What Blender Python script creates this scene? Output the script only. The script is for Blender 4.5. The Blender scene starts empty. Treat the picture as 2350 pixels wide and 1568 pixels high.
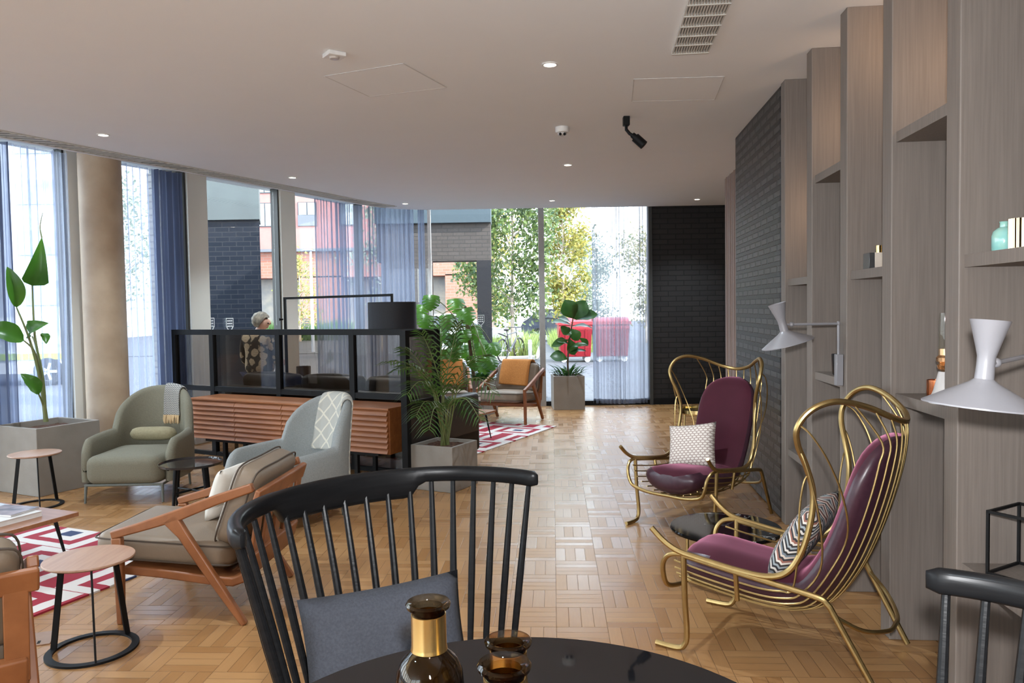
import bpy, bmesh, math, random
from mathutils import Vector, Matrix
random.seed(7)
S = bpy.context.scene
COL = S.collection
PI = math.pi
# ---------------------------------------------------------------- camera
EYE, FPX, PITCH, ROLL = 1.5, 1780.0, math.radians(2.39), math.radians(0.9)
_F = Vector((0, math.cos(PITCH), -math.sin(PITCH)))
_R0 = Vector((1, 0, 0)); _U0 = Vector((0, math.sin(PITCH), math.cos(PITCH)))
_R = _R0 * math.cos(ROLL) - _U0 * math.sin(ROLL)
_U = _R0 * math.sin(ROLL) + _U0 * math.cos(ROLL)
cam_data = bpy.data.cameras.new('camera'); cam = bpy.data.objects.new('camera', cam_data); COL.objects.link(cam)
cam_data.sensor_width = 36.0; cam_data.lens = 36.0 * FPX / 2350.0; cam_data.clip_start = 0.02; cam_data.clip_end = 400
_m = Matrix.Identity(4)
for i, v in enumerate((_R, _U, -_F)):
    for j in range(3): _m[j][i] = v[j]
_m[2][3] = EYE
cam.matrix_world = _m
S.camera = cam
# ---------------------------------------------------------------- colour management
S.view_settings.view_transform = 'Standard'; S.view_settings.look = 'None'
S.view_settings.gamma = 1.0; S.view_settings.use_curve_mapping = False
S.view_settings.exposure = EXPOSURE = 0.35
S.cycles.max_bounces = 7; S.cycles.diffuse_bounces = 4; S.cycles.glossy_bounces = 3
S.cycles.transmission_bounces = 5; S.cycles.transparent_max_bounces = 14
S.cycles.caustics_reflective = False; S.cycles.caustics_refractive = False
S.cycles.sample_clamp_indirect = 4.0
# ---------------------------------------------------------------- sky
W = bpy.data.worlds.new('sky'); S.world = W; W.use_nodes = True
_nt = W.node_tree; _bg = _nt.nodes['Background']
_tc = _nt.nodes.new('ShaderNodeTexCoord'); _sx = _nt.nodes.new('ShaderNodeSeparateXYZ')
_cr = _nt.nodes.new('ShaderNodeValToRGB')
_cr.color_ramp.elements[0].position = 0.0; _cr.color_ramp.elements[0].color = (0.86, 0.94, 1.0, 1)
_cr.color_ramp.elements[1].position = 0.9; _cr.color_ramp.elements[1].color = (0.62, 0.78, 1.0, 1)
_nt.links.new(_tc.outputs['Generated'], _sx.inputs[0]); _nt.links.new(_sx.outputs['Z'], _cr.inputs[0])
_nt.links.new(_cr.outputs[0], _bg.inputs[0]); _bg.inputs[1].default_value = SKY = 6.6
# ---------------------------------------------------------------- sun
_sd = bpy.data.lights.new('sun', 'SUN'); _sd.energy = 9.0; _sd.angle = math.radians(0.6); _sd.color = (1.0, 0.93, 0.82)
sun = bpy.data.objects.new('sun', _sd); COL.objects.link(sun)
sun.rotation_euler = Vector((-0.72, 0.34, -0.62)).to_track_quat('-Z', 'Y').to_euler()
# the camera's own flash (its starburst shows in the far window of the photo)
_fd = bpy.data.lights.new('camera_flash', 'AREA'); _fd.shape = 'DISK'; _fd.size = 0.06; _fd.energy = 80.0; _fd.color = (0.97, 0.98, 1.0)
flash = bpy.data.objects.new('camera_flash', _fd); COL.objects.link(flash)
flash.location = (0.03, 0.02, EYE + 0.11); flash.rotation_euler = Vector((0.42, 1, -0.04)).to_track_quat('-Z', 'Y').to_euler()


def ray(x, y): return _R * ((x - 1175) / FPX) - _U * ((y - 784) / FPX) + _F
def at_z(x, y, z=0.0):
    d = ray(x, y); t = (z - EYE) / d.z; return Vector((d.x * t, d.y * t, z))
def at_y(x, y, Y):
    d = ray(x, y); t = Y / d.y; return Vector((d.x * t, Y, EYE + d.z * t))
# ---------------------------------------------------------------- materials
_mats = {}
def mat(name, col, rough=0.5, metal=0.0, col2=None, scale=20.0, stretch=(1, 1, 1), bump=0.0, bscale=None, spec=None, sheen=0.0,
        coat=0.0, detail=3.0, trans=0.0, emit=None, estr=0.0):
    """a Principled material whose colour (and bump) vary with an object-space noise"""
    if name in _mats: return _mats[name]
    m = bpy.data.materials.new(name); m.use_nodes = True; _mats[name] = m
    nt = m.node_tree; b = nt.nodes['Principled BSDF']
    b.inputs['Roughness'].default_value = rough; b.inputs['Metallic'].default_value = metal
    if spec is not None: b.inputs['Specular IOR Level'].default_value = spec
    if sheen: b.inputs['Sheen Weight'].default_value = sheen; b.inputs['Sheen Roughness'].default_value = 0.4
    if coat: b.inputs['Coat Weight'].default_value = coat; b.inputs['Coat Roughness'].default_value = 0.06
    if trans: b.inputs['Transmission Weight'].default_value = trans
    if emit: b.inputs['Emission Color'].default_value = (*emit, 1); b.inputs['Emission Strength'].default_value = estr
    tc = nt.nodes.new('ShaderNodeTexCoord'); mp = nt.nodes.new('ShaderNodeMapping'); mp.inputs['Scale'].default_value = stretch
    n = nt.nodes.new('ShaderNodeTexNoise'); n.inputs['Scale'].default_value = scale; n.inputs['Detail'].default_value = detail
    nt.links.new(tc.outputs['Object'], mp.inputs[0]); nt.links.new(mp.outputs[0], n.inputs['Vector'])
    if col2 is None: col2 = tuple(c * 0.88 for c in col)
    mx = nt.nodes.new('ShaderNodeMix'); mx.data_type = 'RGBA'
    mx.inputs[6].default_value = (*col, 1); mx.inputs[7].default_value = (*col2, 1)
    rp = nt.nodes.new('ShaderNodeMapRange'); rp.inputs[1].default_value = 0.32; rp.inputs[2].default_value = 0.68
    nt.links.new(n.outputs['Fac'], rp.inputs[0]); nt.links.new(rp.outputs[0], mx.inputs[0]); nt.links.new(mx.outputs[2], b.inputs['Base Color'])
    if bump:
        n2 = n
        if bscale:
            n2 = nt.nodes.new('ShaderNodeTexNoise'); n2.inputs['Scale'].default_value = bscale; nt.links.new(mp.outputs[0], n2.inputs['Vector'])
        bp = nt.nodes.new('ShaderNodeBump'); bp.inputs['Strength'].default_value = bump; bp.inputs['Distance'].default_value = 0.01
        nt.links.new(n2.outputs['Fac'], bp.inputs['Height']); nt.links.new(bp.outputs[0], b.inputs['Normal'])
    return m

class NT:
    """small helper to write node graphs"""
    def __init__(s, m): s.m = m; s.nt = m.node_tree; s.b = s.nt.nodes.get('Principled BSDF'); s.out = s.nt.nodes['Material Output']
    def n(s, t, **k):
        x = s.nt.nodes.new('ShaderNode' + t)
        for a, v in k.items(): setattr(x, a, v)
        return x
    def l(s, a, b): s.nt.links.new(a, b)
    def math(s, op, a, b=None, c=None):
        x = s.n('Math', operation=op)
        for i, v in enumerate((a, b, c)):
            if v is None: continue
            if isinstance(v, (int, float)): x.inputs[i].default_value = v
            else: s.l(v, x.inputs[i])
        return x.outputs[0]
    def mix(s, f, a, b):
        x = s.n('Mix', data_type='RGBA')
        for i, v in ((0, f), (6, a), (7, b)):
            if isinstance(v, tuple): x.inputs[i].default_value = (*v, 1) if len(v) == 3 else v
            elif isinstance(v, (int, float)): x.inputs[i].default_value = v
            else: s.l(v, x.inputs[i])
        return x.outputs[2]
def newmat(name):
    m = bpy.data.materials.new(name); m.use_nodes = True; _mats[name] = m
    return m, NT(m)

# parquet: four-finger blocks laid in a basket weave
def parquet():
    m, t = newmat('oak_parquet')
    tc = t.n('TexCoord'); mp = t.n('Mapping'); mp.inputs['Rotation'].default_value = (0, 0, math.radians(3)); t.l(tc.outputs['Object'], mp.inputs[0])
    sp = t.n('SeparateXYZ'); t.l(mp.outputs[0], sp.inputs[0])
    B = 0.24
    x = t.math('DIVIDE', sp.outputs[0], B); y = t.math('DIVIDE', sp.outputs[1], B)
    cx = t.math('FLOOR', x); cy = t.math('FLOOR', y); fx = t.math('FRACT', x); fy = t.math('FRACT', y)
    par = t.math('FLOORED_MODULO', t.math('ADD', cx, cy), 2.0)
    def sel(a, b): return t.math('ADD', t.math('MULTIPLY', a, par), t.math('MULTIPLY', b, t.math('SUBTRACT', 1.0, par)))
    a = t.math('MULTIPLY', sel(fx, fy), 4.0); along = sel(fy, fx)
    idx = t.math('FLOOR', a); fa = t.math('FRACT', a)
    cb = t.n('CombineXYZ'); t.l(cx, cb.inputs[0]); t.l(cy, cb.inputs[1]); t.l(idx, cb.inputs[2])
    wn = t.n('TexWhiteNoise'); t.l(cb.outputs[0], wn.inputs[0])
    # grain along each finger
    gv = t.n('CombineXYZ'); t.l(t.math('MULTIPLY', a, 6.0), gv.inputs[0]); t.l(t.math('MULTIPLY', along, 1.6), gv.inputs[1]); t.l(t.math('MULTIPLY', wn.outputs[0], 50.0), gv.inputs[2])
    gn = t.n('TexNoise'); gn.inputs['Scale'].default_value = 1.3; gn.inputs['Detail'].default_value = 4; t.l(gv.outputs[0], gn.inputs['Vector'])
    cr = t.n('ValToRGB'); e = cr.color_ramp.elements
    e[0].color = (0.32, 0.160, 0.061, 1); e[1].color = (0.435, 0.240, 0.100, 1)
    t.l(wn.outputs[0], cr.inputs[0])
    c = t.mix(t.math('MULTIPLY', gn.outputs['Fac'], 0.40), cr.outputs[0], (0.22, 0.10, 0.035))
    edge = t.math('MINIMUM', t.math('MINIMUM', fa, t.math('SUBTRACT', 1.0, fa)), t.math('MULTIPLY', t.math('MINIMUM', along, t.math('SUBTRACT', 1.0, along)), 4.0))
    gap = t.math('SMOOTH_MIN', t.math('MULTIPLY', edge, 28.0), 1.0, 0.2)
    c = t.mix(gap, (0.12, 0.055, 0.02), c)
    t.l(c, t.b.inputs['Base Color'])
    ro = t.math('ADD', 0.235, t.math('MULTIPLY', wn.outputs[0], 0.12)); t.l(ro, t.b.inputs['Roughness'])
    t.b.inputs['Specular IOR Level'].default_value = 0.42
    # every finger sits at a slightly different tilt, so the gloss breaks up
    tl = t.n('VectorMath', operation='SUBTRACT'); t.l(wn.outputs[1], tl.inputs[0]); tl.inputs[1].default_value = (0.5, 0.5, 0.5)
    ts = t.n('VectorMath', operation='MULTIPLY'); t.l(tl.outputs[0], ts.inputs[0]); ts.inputs[1].default_value = (0.014, 0.014, 0)
    ge = t.n('NewGeometry'); ad = t.n('VectorMath', operation='ADD'); t.l(ge.outputs['Normal'], ad.inputs[0]); t.l(ts.outputs[0], ad.inputs[1])
    bp = t.n('Bump'); bp.inputs['Strength'].default_value = 0.25; bp.inputs['Distance'].default_value = 0.002
    t.l(t.math('ADD', gap, t.math('MULTIPLY', gn.outputs['Fac'], 0.3)), bp.inputs['Height']); t.l(ad.outputs[0], bp.inputs['Normal'])
    t.l(bp.outputs[0], t.b.inputs['Normal'])
    return m

def brick(name, c1, c2, mortar, bw=0.23, bh=0.075, rot=(0, 0, 0), msize=0.008, bumpv=0.6, rough=0.75, axis='x', zrot=0.0, spec=0.25):
    """running-bond brick in object space; axis: which horizontal axis the courses run along"""
    m, t = newmat(name)
    tc = t.n('TexCoord'); mp = t.n('Mapping'); mp.inputs['Rotation'].default_value = (0, 0, zrot); t.l(tc.outputs['Object'], mp.inputs[0])
    sp = t.n('SeparateXYZ'); t.l(mp.outputs[0], sp.inputs[0])
    cb = t.n('CombineXYZ'); t.l(t.math('ADD', sp.outputs[0], sp.outputs[1]) if axis == 'xy' else sp.outputs[0 if axis == 'x' else 1], cb.inputs[0]); t.l(sp.outputs[2], cb.inputs[1])
    bt = t.n('TexBrick'); t.l(cb.outputs[0], bt.inputs['Vector'])
    bt.inputs['Scale'].default_value = 1.0; bt.inputs['Brick Width'].default_value = bw; bt.inputs['Row Height'].default_value = bh
    bt.inputs['Mortar Size'].default_value = msize; bt.inputs['Mortar Smooth'].default_value = 0.2; bt.inputs['Bias'].default_value = 0.0
    bt.inputs['Color1'].default_value = (*c1, 1); bt.inputs['Color2'].default_value = (*c2, 1); bt.inputs['Mortar'].default_value = (*mortar, 1)
    t.l(bt.outputs['Color'], t.b.inputs['Base Color']); t.b.inputs['Roughness'].default_value = rough; t.b.inputs['Specular IOR Level'].default_value = spec
    n = t.n('TexNoise'); n.inputs['Scale'].default_value = 60
    t.l(mp.outputs[0], n.inputs['Vector'])
    bp = t.n('Bump'); bp.inputs['Strength'].default_value = bumpv; bp.inputs['Distance'].default_value = 0.008
    h = t.math('ADD', t.math('MULTIPLY', bt.outputs['Fac'], -1.0), t.math('MULTIPLY', n.outputs['Fac'], 0.25))
    t.l(h, bp.inputs['Height']); t.l(bp.outputs[0], t.b.inputs['Normal'])
    return m

def thin_glass(name, tint=(0.97, 0.985, 0.98), refl=0.9, dark=0.0):
    m, t = newmat(name); t.nt.nodes.remove(t.b)
    tr = t.n('BsdfTransparent'); tr.inputs[0].default_value = (*tint, 1)
    gl = t.n('BsdfGlossy'); gl.inputs['Roughness'].default_value = 0.0; gl.inputs[0].default_value = (refl, refl, refl, 1)
    fr = t.n('Fresnel'); ge = t.n('NewGeometry')
    t.l(t.math('ADD', 1.45, t.math('MULTIPLY', ge.outputs['Backfacing'], 1 / 1.45 - 1.45)), fr.inputs[0])
    mx = t.n('MixShader'); t.l(fr.outputs[0], mx.inputs[0]); t.l(tr.outputs[0], mx.inputs[1]); t.l(gl.outputs[0], mx.inputs[2])
    t.l(mx.outputs[0], t.out.inputs[0]); return m

def sheer(name, col, density=0.5):
    """voile: part see-through, part light-scattering; a thread mesh that closes up where the cloth is seen edge-on"""
    m, t = newmat(name); t.nt.nodes.remove(t.b)
    tr = t.n('BsdfTransparent'); tr.inputs[0].default_value = (0.92, 0.94, 1.0, 1)
    tl = t.n('BsdfTranslucent'); tl.inputs[0].default_value = (*col, 1)
    df = t.n('BsdfDiffuse'); df.inputs[0].default_value = (*col, 1)
    m1 = t.n('MixShader'); m1.inputs[0].default_value = 0.45; t.l(tl.outputs[0], m1.inputs[1]); t.l(df.outputs[0], m1.inputs[2])
    lw = t.n('LayerWeight'); lw.inputs[0].default_value = 0.45
    tc = t.n('TexCoord'); n = t.n('TexNoise'); n.inputs['Scale'].default_value = 3.0; t.l(tc.outputs['Object'], n.inputs['Vector'])
    f = t.math('ADD', density, t.math('MULTIPLY', lw.outputs['Facing'], 0.62)); f = t.math('ADD', f, t.math('MULTIPLY', t.math('SUBTRACT', n.outputs['Fac'], 0.5), 0.1))
    f = t.math('MINIMUM', f, 0.96)
    mx = t.n('MixShader'); t.l(f, mx.inputs[0]); t.l(tr.outputs[0], mx.inputs[1]); t.l(m1.outputs[0], mx.inputs[2])
    t.l(mx.outputs[0], t.out.inputs[0]); return m

def leafmat(name, c1, c2, scale=6.0, transl=0.35, rough=0.4):
    m, t = newmat(name)
    tc = t.n('TexCoord'); n = t.n('TexNoise'); n.inputs['Scale'].default_value = scale; t.l(tc.outputs['Object'], n.inputs['Vector'])
    oi = t.n('NewGeometry')
    f = t.math('ADD', t.math('MULTIPLY', n.outputs['Fac'], 1.6), t.math('MULTIPLY', oi.outputs['Random Per Island'], 0.7)); f = t.math('SUBTRACT', f, 0.65)
    c = t.mix(f, c1, c2); t.l(c, t.b.inputs['Base Color']); t.b.inputs['Roughness'].default_value = rough
    tl = t.n('BsdfTranslucent'); t.l(c, tl.inputs[0])
    mx = t.n('MixShader'); mx.inputs[0].default_value = transl; t.l(t.b.outputs[0], mx.inputs[1]); t.l(tl.outputs[0], mx.inputs[2]); t.l(mx.outputs[0], t.out.inputs[0])
    return m
# ---------------------------------------------------------------- mesh builder
def cat(pts, n=6, closed=False):
    """Catmull-Rom through pts"""
    P = [Vector(p) for p in pts]; out = []
    N = len(P); rng = range(N if closed else N - 1)
    for i in rng:
        if closed: a, b, c, d = P[(i - 1) % N], P[i], P[(i + 1) % N], P[(i + 2) % N]
        else: a, b, c, d = P[max(i - 1, 0)], P[i], P[i + 1], P[min(i + 2, N - 1)]
        for k in range(n):
            u = k / n
            out.append(0.5 * ((2 * b) + (c - a) * u + (2 * a - 5 * b + 4 * c - d) * u * u + (3 * b - a - 3 * c + d) * u ** 3))
    if not closed: out.append(P[-1].copy())
    return out

class MB:
    def __init__(s): s.v = []; s.f = []; s.mi = []
    def add(s, vs, fs, M=None, mi=0):
        o = len(s.v); s.v += [(M @ Vector(v)) if M is not None else Vector(v) for v in vs]
        s.f += [tuple(i + o for i in f) for f in fs]; s.mi += [mi] * len(fs); return s
    def box(s, c, d, rz=0.0, M=None, mi=0):
        x, y, z = d[0] / 2, d[1] / 2, d[2] / 2
        T = Matrix.Translation(c) @ Matrix.Rotation(rz, 4, 'Z')
        if M is not None: T = M @ T
        vs = [(-x, -y, -z), (x, -y, -z), (x, y, -z), (-x, y, -z), (-x, -y, z), (x, -y, z), (x, y, z), (-x, y, z)]
        return s.add(vs, [(0, 3, 2, 1), (4, 5, 6, 7), (0, 1, 5, 4), (1, 2, 6, 5), (2, 3, 7, 6), (3, 0, 4, 7)], T, mi)
    def bar(s, a, b, w, h, up=(0, 0, 1), mi=0):
        """rectangular bar from a to b; w across, h along up"""
        a, b = Vector(a), Vector(b); d = (b - a); L = d.length; d.normalize(); u = Vector(up)
        r = d.cross(u)
        if r.length < 1e-5: u = Vector((0, 1, 0)); r = d.cross(u)
        r.normalize(); u = r.cross(d).normalized()
        vs = []
        for p in (a, b):
            for sx, su in ((-1, -1), (1, -1), (1, 1), (-1, 1)): vs.append(p + r * sx * w / 2 + u * su * h / 2)
        return s.add(vs, [(3, 2, 1, 0), (4, 5, 6, 7), (0, 1, 5, 4), (1, 2, 6, 5), (2, 3, 7, 6), (3, 0, 4, 7)], None, mi)
    def loft(s, rings, closed=False, caps=True, mi=0, flip=False):
        n = len(rings[0]); vs = [p for r in rings for p in r]; fs = []
        R = len(rings)
        for i in range(R if closed else R - 1):
            j = (i + 1) % R
            for k in range(n):
                q = (i * n + k, i * n + (k + 1) % n, j * n + (k + 1) % n, j * n + k)
                fs.append(q if not flip else q[::-1])
        if caps and not closed:
            a = tuple(range(n)); b = tuple((R - 1) * n + k for k in range(n))
            fs.append(a[::-1] if not flip else a); fs.append(b if not flip else b[::-1])
        return s.add(vs, fs, None, mi)
    def tube(s, pts, r, n=8, closed=False, caps=True, mi=0, flat=None):
        """tube along pts; r number or list; flat=(sx,sy) squashes the section"""
        P = [Vector(p) for p in pts]; N = len(P)
        rs = r if isinstance(r, (list, tuple)) else [r] * N
        T = []
        for i in range(N):
            if closed: t = P[(i + 1) % N] - P[(i - 1) % N]
            else: t = P[min(i + 1, N - 1)] - P[max(i - 1, 0)]
            T.append(t.normalized() if t.length > 1e-9 else Vector((0, 0, 1)))
        u = T[0].orthogonal().normalized(); rings = []
        if abs(T[0].z) < 0.95: u = (Vector((0, 0, 1)) - T[0] * T[0].z).normalized()
        for i in range(N):
            u = (u - T[i] * u.dot(T[i]))
            u = u.normalized() if u.length > 1e-6 else T[i].orthogonal().normalized()
            w = T[i].cross(u)
            fx, fy = flat or (1, 1)
            rings.append([P[i] + (u * math.cos(2 * PI * k / n) * fy + w * math.sin(2 * PI * k / n) * fx) * rs[i] for k in range(n)])
        return s.loft(rings, closed, caps, mi)
    def lathe(s, prof, n=32, M=None, mi=0, caps=True):
        vs = []; fs = []
        for r, z in prof:
            for k in range(n): vs.append((r * math.cos(2 * PI * k / n), r * math.sin(2 * PI * k / n), z))
        for i in range(len(prof) - 1):
            for k in range(n): fs.append((i * n + k, i * n + (k + 1) % n, (i + 1) * n + (k + 1) % n, (i + 1) * n + k))
        if caps:
            if prof[0][0] > 1e-4: fs.append(tuple(range(n))[::-1])
            if prof[-1][0] > 1e-4: fs.append(tuple((len(prof) - 1) * n + k for k in range(n)))
        return s.add(vs, fs, M, mi)
    def grid(s, f, nu, nv, M=None, mi=0):
        vs = [f(i / nu, j / nv) for i in range(nu + 1) for j in range(nv + 1)]; w = nv + 1
        fs = [(i * w + j, (i + 1) * w + j, (i + 1) * w + j + 1, i * w + j + 1) for i in range(nu) for j in range(nv)]
        return s.add(vs, fs, M, mi)
    def prism(s, poly, z0, z1, M=None, mi=0):
        """polygon (x,y list, ccw) extruded z0..z1"""
        n = len(poly); vs = [(p[0], p[1], z0) for p in poly] + [(p[0], p[1], z1) for p in poly]
        fs = [tuple(range(n))[::-1], tuple(range(n, 2 * n))] + [(k, (k + 1) % n, n + (k + 1) % n, n + k) for k in range(n)]
        return s.add(vs, fs, M, mi)
    def sphere(s, c, r, n=12, m=8, sc=(1, 1, 1), M=None, mi=0):
        pr = [(max(math.sin(PI * i / m), 0.0) * r, -math.cos(PI * i / m) * r) for i in range(m + 1)]
        T = Matrix.Translation(c) @ Matrix.Diagonal((*sc, 1))
        if M is not None: T = M @ T
        return s.lathe(pr, n, T, mi, caps=False)
    def obj(s, name, m, parent=None, smooth=True, bevel=0.0, sub=0, solid=0.0, angle=35, seg=2, fix=True):
        me = bpy.data.meshes.new(name); me.from_pydata([tuple(v) for v in s.v], [], s.f)
        for x in (m if isinstance(m, (list, tuple)) else [m]): me.materials.append(x)
        if any(s.mi): me.polygons.foreach_set('material_index', s.mi)
        if fix:
            bm = bmesh.new(); bm.from_mesh(me); bmesh.ops.remove_doubles(bm, verts=bm.verts, dist=1e-5)
            bmesh.ops.recalc_face_normals(bm, faces=bm.faces); bm.to_mesh(me); bm.free()
        if smooth:
            me.polygons.foreach_set('use_smooth', [True] * len(me.polygons))
            if angle < 180: me.set_sharp_from_angle(angle=math.radians(angle))
        me.update()
        o = bpy.data.objects.new(name, me); COL.objects.link(o)
        if parent is not None: o.parent = parent
        if solid: q = o.modifiers.new('solid', 'SOLIDIFY'); q.thickness = abs(solid); q.offset = -1.0 if solid > 0 else 1.0
        if bevel: q = o.modifiers.new('bevel', 'BEVEL'); q.width = bevel; q.segments = seg; q.limit_method = 'ANGLE'; q.angle_limit = math.radians(40)
        if sub: q = o.modifiers.new('sub', 'SUBSURF'); q.levels = sub; q.render_levels = sub
        return o
# ---------------------------------------------------------------- scene-graph helpers
def tag(o, label=None, category=None, group=None, kind=None):
    if label: o['label'] = label
    if category: o['category'] = category
    if group: o['group'] = group
    if kind: o['kind'] = kind
    return o
def thing(name, label, category, loc=(0, 0, 0), rz=0.0, group=None, rot=None):
    o = bpy.data.objects.new(name, None); o.empty_display_size = 0.1; COL.objects.link(o)
    o.location = loc; o.rotation_euler = rot if rot else (0, 0, rz)
    return tag(o, label, category, group)
def structure(o): o['kind'] = 'structure'; return o
_kids = {}
def copy_tree(o, loc=None, rz=None, label=None, parent=None):
    c = o.copy(); COL.objects.link(c)
    if parent is not None: c.parent = parent
    for ch in [x for x in COL.objects if x.parent == o]: copy_tree(ch, parent=c)
    if loc is not None: c.location = loc
    if rz is not None: c.rotation_euler = (0, 0, rz)
    if label: c['label'] = label
    return c
def face_rz(f):
    """rotation that turns local +Y to the plan direction f"""
    return math.atan2(f[1], f[0]) - PI / 2
def pillow(w, h, t, n=14, pinch=0.06, sag=0.0):
    """a stuffed cushion in the local x-z plane, thickness along y, base at z=0"""
    mb = MB()
    for sgn in (-1, 1):
        def f(u, v):
            a, b = 2 * u - 1, 2 * v - 1
            x = a * w / 2 * (1 - pinch * (1 - b * b)); z = h / 2 + b * h / 2 * (1 - pinch * (1 - a * a)) - sag * (1 - a * a) * max(b, 0)
            th = t / 2 * ((1 - a ** 4) * (1 - b ** 4)) ** 0.55
            return (x, sgn * th, z)
        mb.grid(f, n, n)
    return mb
def rbox(w, d, h, r=0.04, crown=0.0, seg=4):
    """cushion-like rounded box, base z=0, centred in x,y"""
    rings = []
    def ring(inset, z, cr=0.0):
        pts = []; hw, hd = w / 2 - inset, d / 2 - inset; rr = max(r * 1.4 - inset, 0.004)
        for cx, cy, a0 in ((hw - rr, hd - rr, 0), (-hw + rr, hd - rr, PI / 2), (-hw + rr, -hd + rr, PI), (hw - rr, -hd + rr, 1.5 * PI)):
            for k in range(seg + 1):
                a = a0 + PI / 2 * k / seg; pts.append(Vector((cx + rr * math.cos(a), cy + rr * math.sin(a), z)))
        return pts
    K = 4
    for k in range(K + 1):
        a = PI / 2 * k / K; rings.append(ring(r * (1 - math.sin(a)), r * (1 - math.cos(a))))
    for k in range(K + 1):
        a = PI / 2 * k / K; rings.append(ring(r * (1 - math.cos(a)), h - r + r * math.sin(a)))
    mb = MB(); mb.loft(rings, caps=False)
    # crowned top / flat bottom as fans of shrinking rings
    top = rings[-1]; c = Vector((0, 0, h)); T = [top]
    for q in (0.7, 0.4, 0.12): T.append([Vector((p.x * q, p.y * q, h + crown * (1 - q * q))) for p in top])
    mb.loft(T, caps=False); n = len(top); mb.add(T[-1], [tuple(range(n))])
    mb.add(rings[0], [tuple(range(n))[::-1]])
    return mb
# ================================================================ materials used all over
M_floor = parquet()
M_ceil = mat('ceiling_paint', (0.85, 0.87, 0.89), 0.85, scale=3, col2=(0.84, 0.86, 0.88))
M_cream = mat('cream_panel', (0.72, 0.70, 0.63), 0.55, scale=2, col2=(0.69, 0.67, 0.60))
M_veneer = mat('grey_oak_veneer', (0.195, 0.164, 0.142), 0.55, col2=(0.157, 0.131, 0.113), scale=5, stretch=(22, 22, 0.6), bump=0.08, detail=6)
M_blackm = mat('black_metal', (0.007, 0.007, 0.0075), 0.5, scale=40, spec=0.18)
M_darkgap = mat('dark_gap', (0.01, 0.009, 0.008), 0.9)
M_gasket = mat('dark_gasket', (0.035, 0.036, 0.034), 0.5)
M_alu = mat('grey_aluminium', (0.30, 0.29, 0.28), 0.4, 0.3)
M_white = mat('white_plastic', (0.8, 0.8, 0.79), 0.4)
M_dbrick = brick('dark_painted_brick', (0.020, 0.018, 0.018), (0.026, 0.023, 0.022), (0.011, 0.010, 0.010), bw=0.24, bh=0.079, axis='x', rough=0.55)
M_gbrick = brick('charcoal_glazed_brick', (0.040, 0.039, 0.038), (0.052, 0.051, 0.050), (0.003, 0.003, 0.003), bw=0.20, bh=0.0745, axis='y', zrot=math.radians(5.64), rough=0.40, bumpv=1.0, msize=0.019, spec=0.45)
M_slat = mat('rose_oak_slats', (0.30, 0.215, 0.18), 0.5, col2=(0.24, 0.17, 0.14), scale=5, stretch=(20, 20, 0.6))
M_glass = thin_glass('window_glass')
M_voile = sheer('blue_grey_voile', (0.34, 0.385, 0.49), 0.50)
M_voilel = sheer('pale_blue_voile', (0.58, 0.65, 0.80), 0.30)
M_voileg = sheer('grey_voile', (0.36, 0.38, 0.44), 0.50)
M_voiled = sheer('blue_grey_voile_gathered', (0.20, 0.235, 0.34), 0.66)
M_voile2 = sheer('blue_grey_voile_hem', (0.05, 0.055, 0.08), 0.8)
M_conc = mat('raw_concrete', (0.46, 0.355, 0.25), 0.6, col2=(0.36, 0.265, 0.18), scale=3.5, bump=0.15, bscale=40, detail=8)
# ================================================================ room plan
RW0 = Vector((1.72, 3.99, 0)); RWd = Vector((0.0982, 0.9952, 0)); RWn = Vector((0.9952, -0.0982, 0))
def rw(Y, off=0.0, z=0.0):
    s = (Y - RW0.y) / RWd.y; p = RW0 + RWd * s + RWn * off; p.z = z; return p
LD = Vector((0.4440, 0.8960, 0)); LN = Vector((0.8960, -0.4440, 0))          # left facade: direction and inward normal
def lf(Y, inn=0.0, z=0.0): return Vector((-3.70 + 0.4955 * (Y - 8.9), Y, z)) + LN * inn
def lf_px(x, inn=0.0, z=0.0):
    """point of the left facade line seen at picture column x"""
    k = (x - 1175) / FPX; b = lf(0, inn); a = 0.4955
    Yb = (b.x - a * b.y) / (k - a); return Vector((b.x + a * (Yb - b.y), Yb, z))
FARY = 11.95
CEIL = 3.0
edge = cat([(-9.51, -4, 0), (-6.8, 1.47, 0), (-4.27, 6.58, 0), (-3.42, 8.30, 0), (-2.72, 9.72, 0), (-2.10, 10.98, 0), (-1.78, 11.40, 0), (-1.40, 11.60, 0), (-1.0, 11.65, 0), (0.4, 11.65, 0), (2.1, 11.65, 0), (3.7, 11.60, 0)], 8)
poly = [(p.x, p.y) for p in edge] + [(3.7, 6.0), (2.6, 5.0), (1.9, -4.0)]
poly = poly[::-1]
mb = MB(); mb.prism(poly, CEIL, CEIL + 0.12); structure(mb.obj('ceiling', M_ceil, smooth=False))
mb = MB(); mb.prism([(-10.6, -4.2), (4.2, -4.2), (4.2, 12.1), (-2.0, 12.1), (-2.55, 11.7)], CEIL + 0.12, CEIL + 0.4); structure(mb.obj('ceiling_slab', M_ceil, smooth=False))
mb = MB(); mb.prism([(-10.3, -4.1), (4.0, -4.1), (4.0, 12.02), (-2.1, 12.02), (-2.5, 11.6)], -0.08, 0.0); structure(mb.obj('floor', M_floor, smooth=False))
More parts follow.
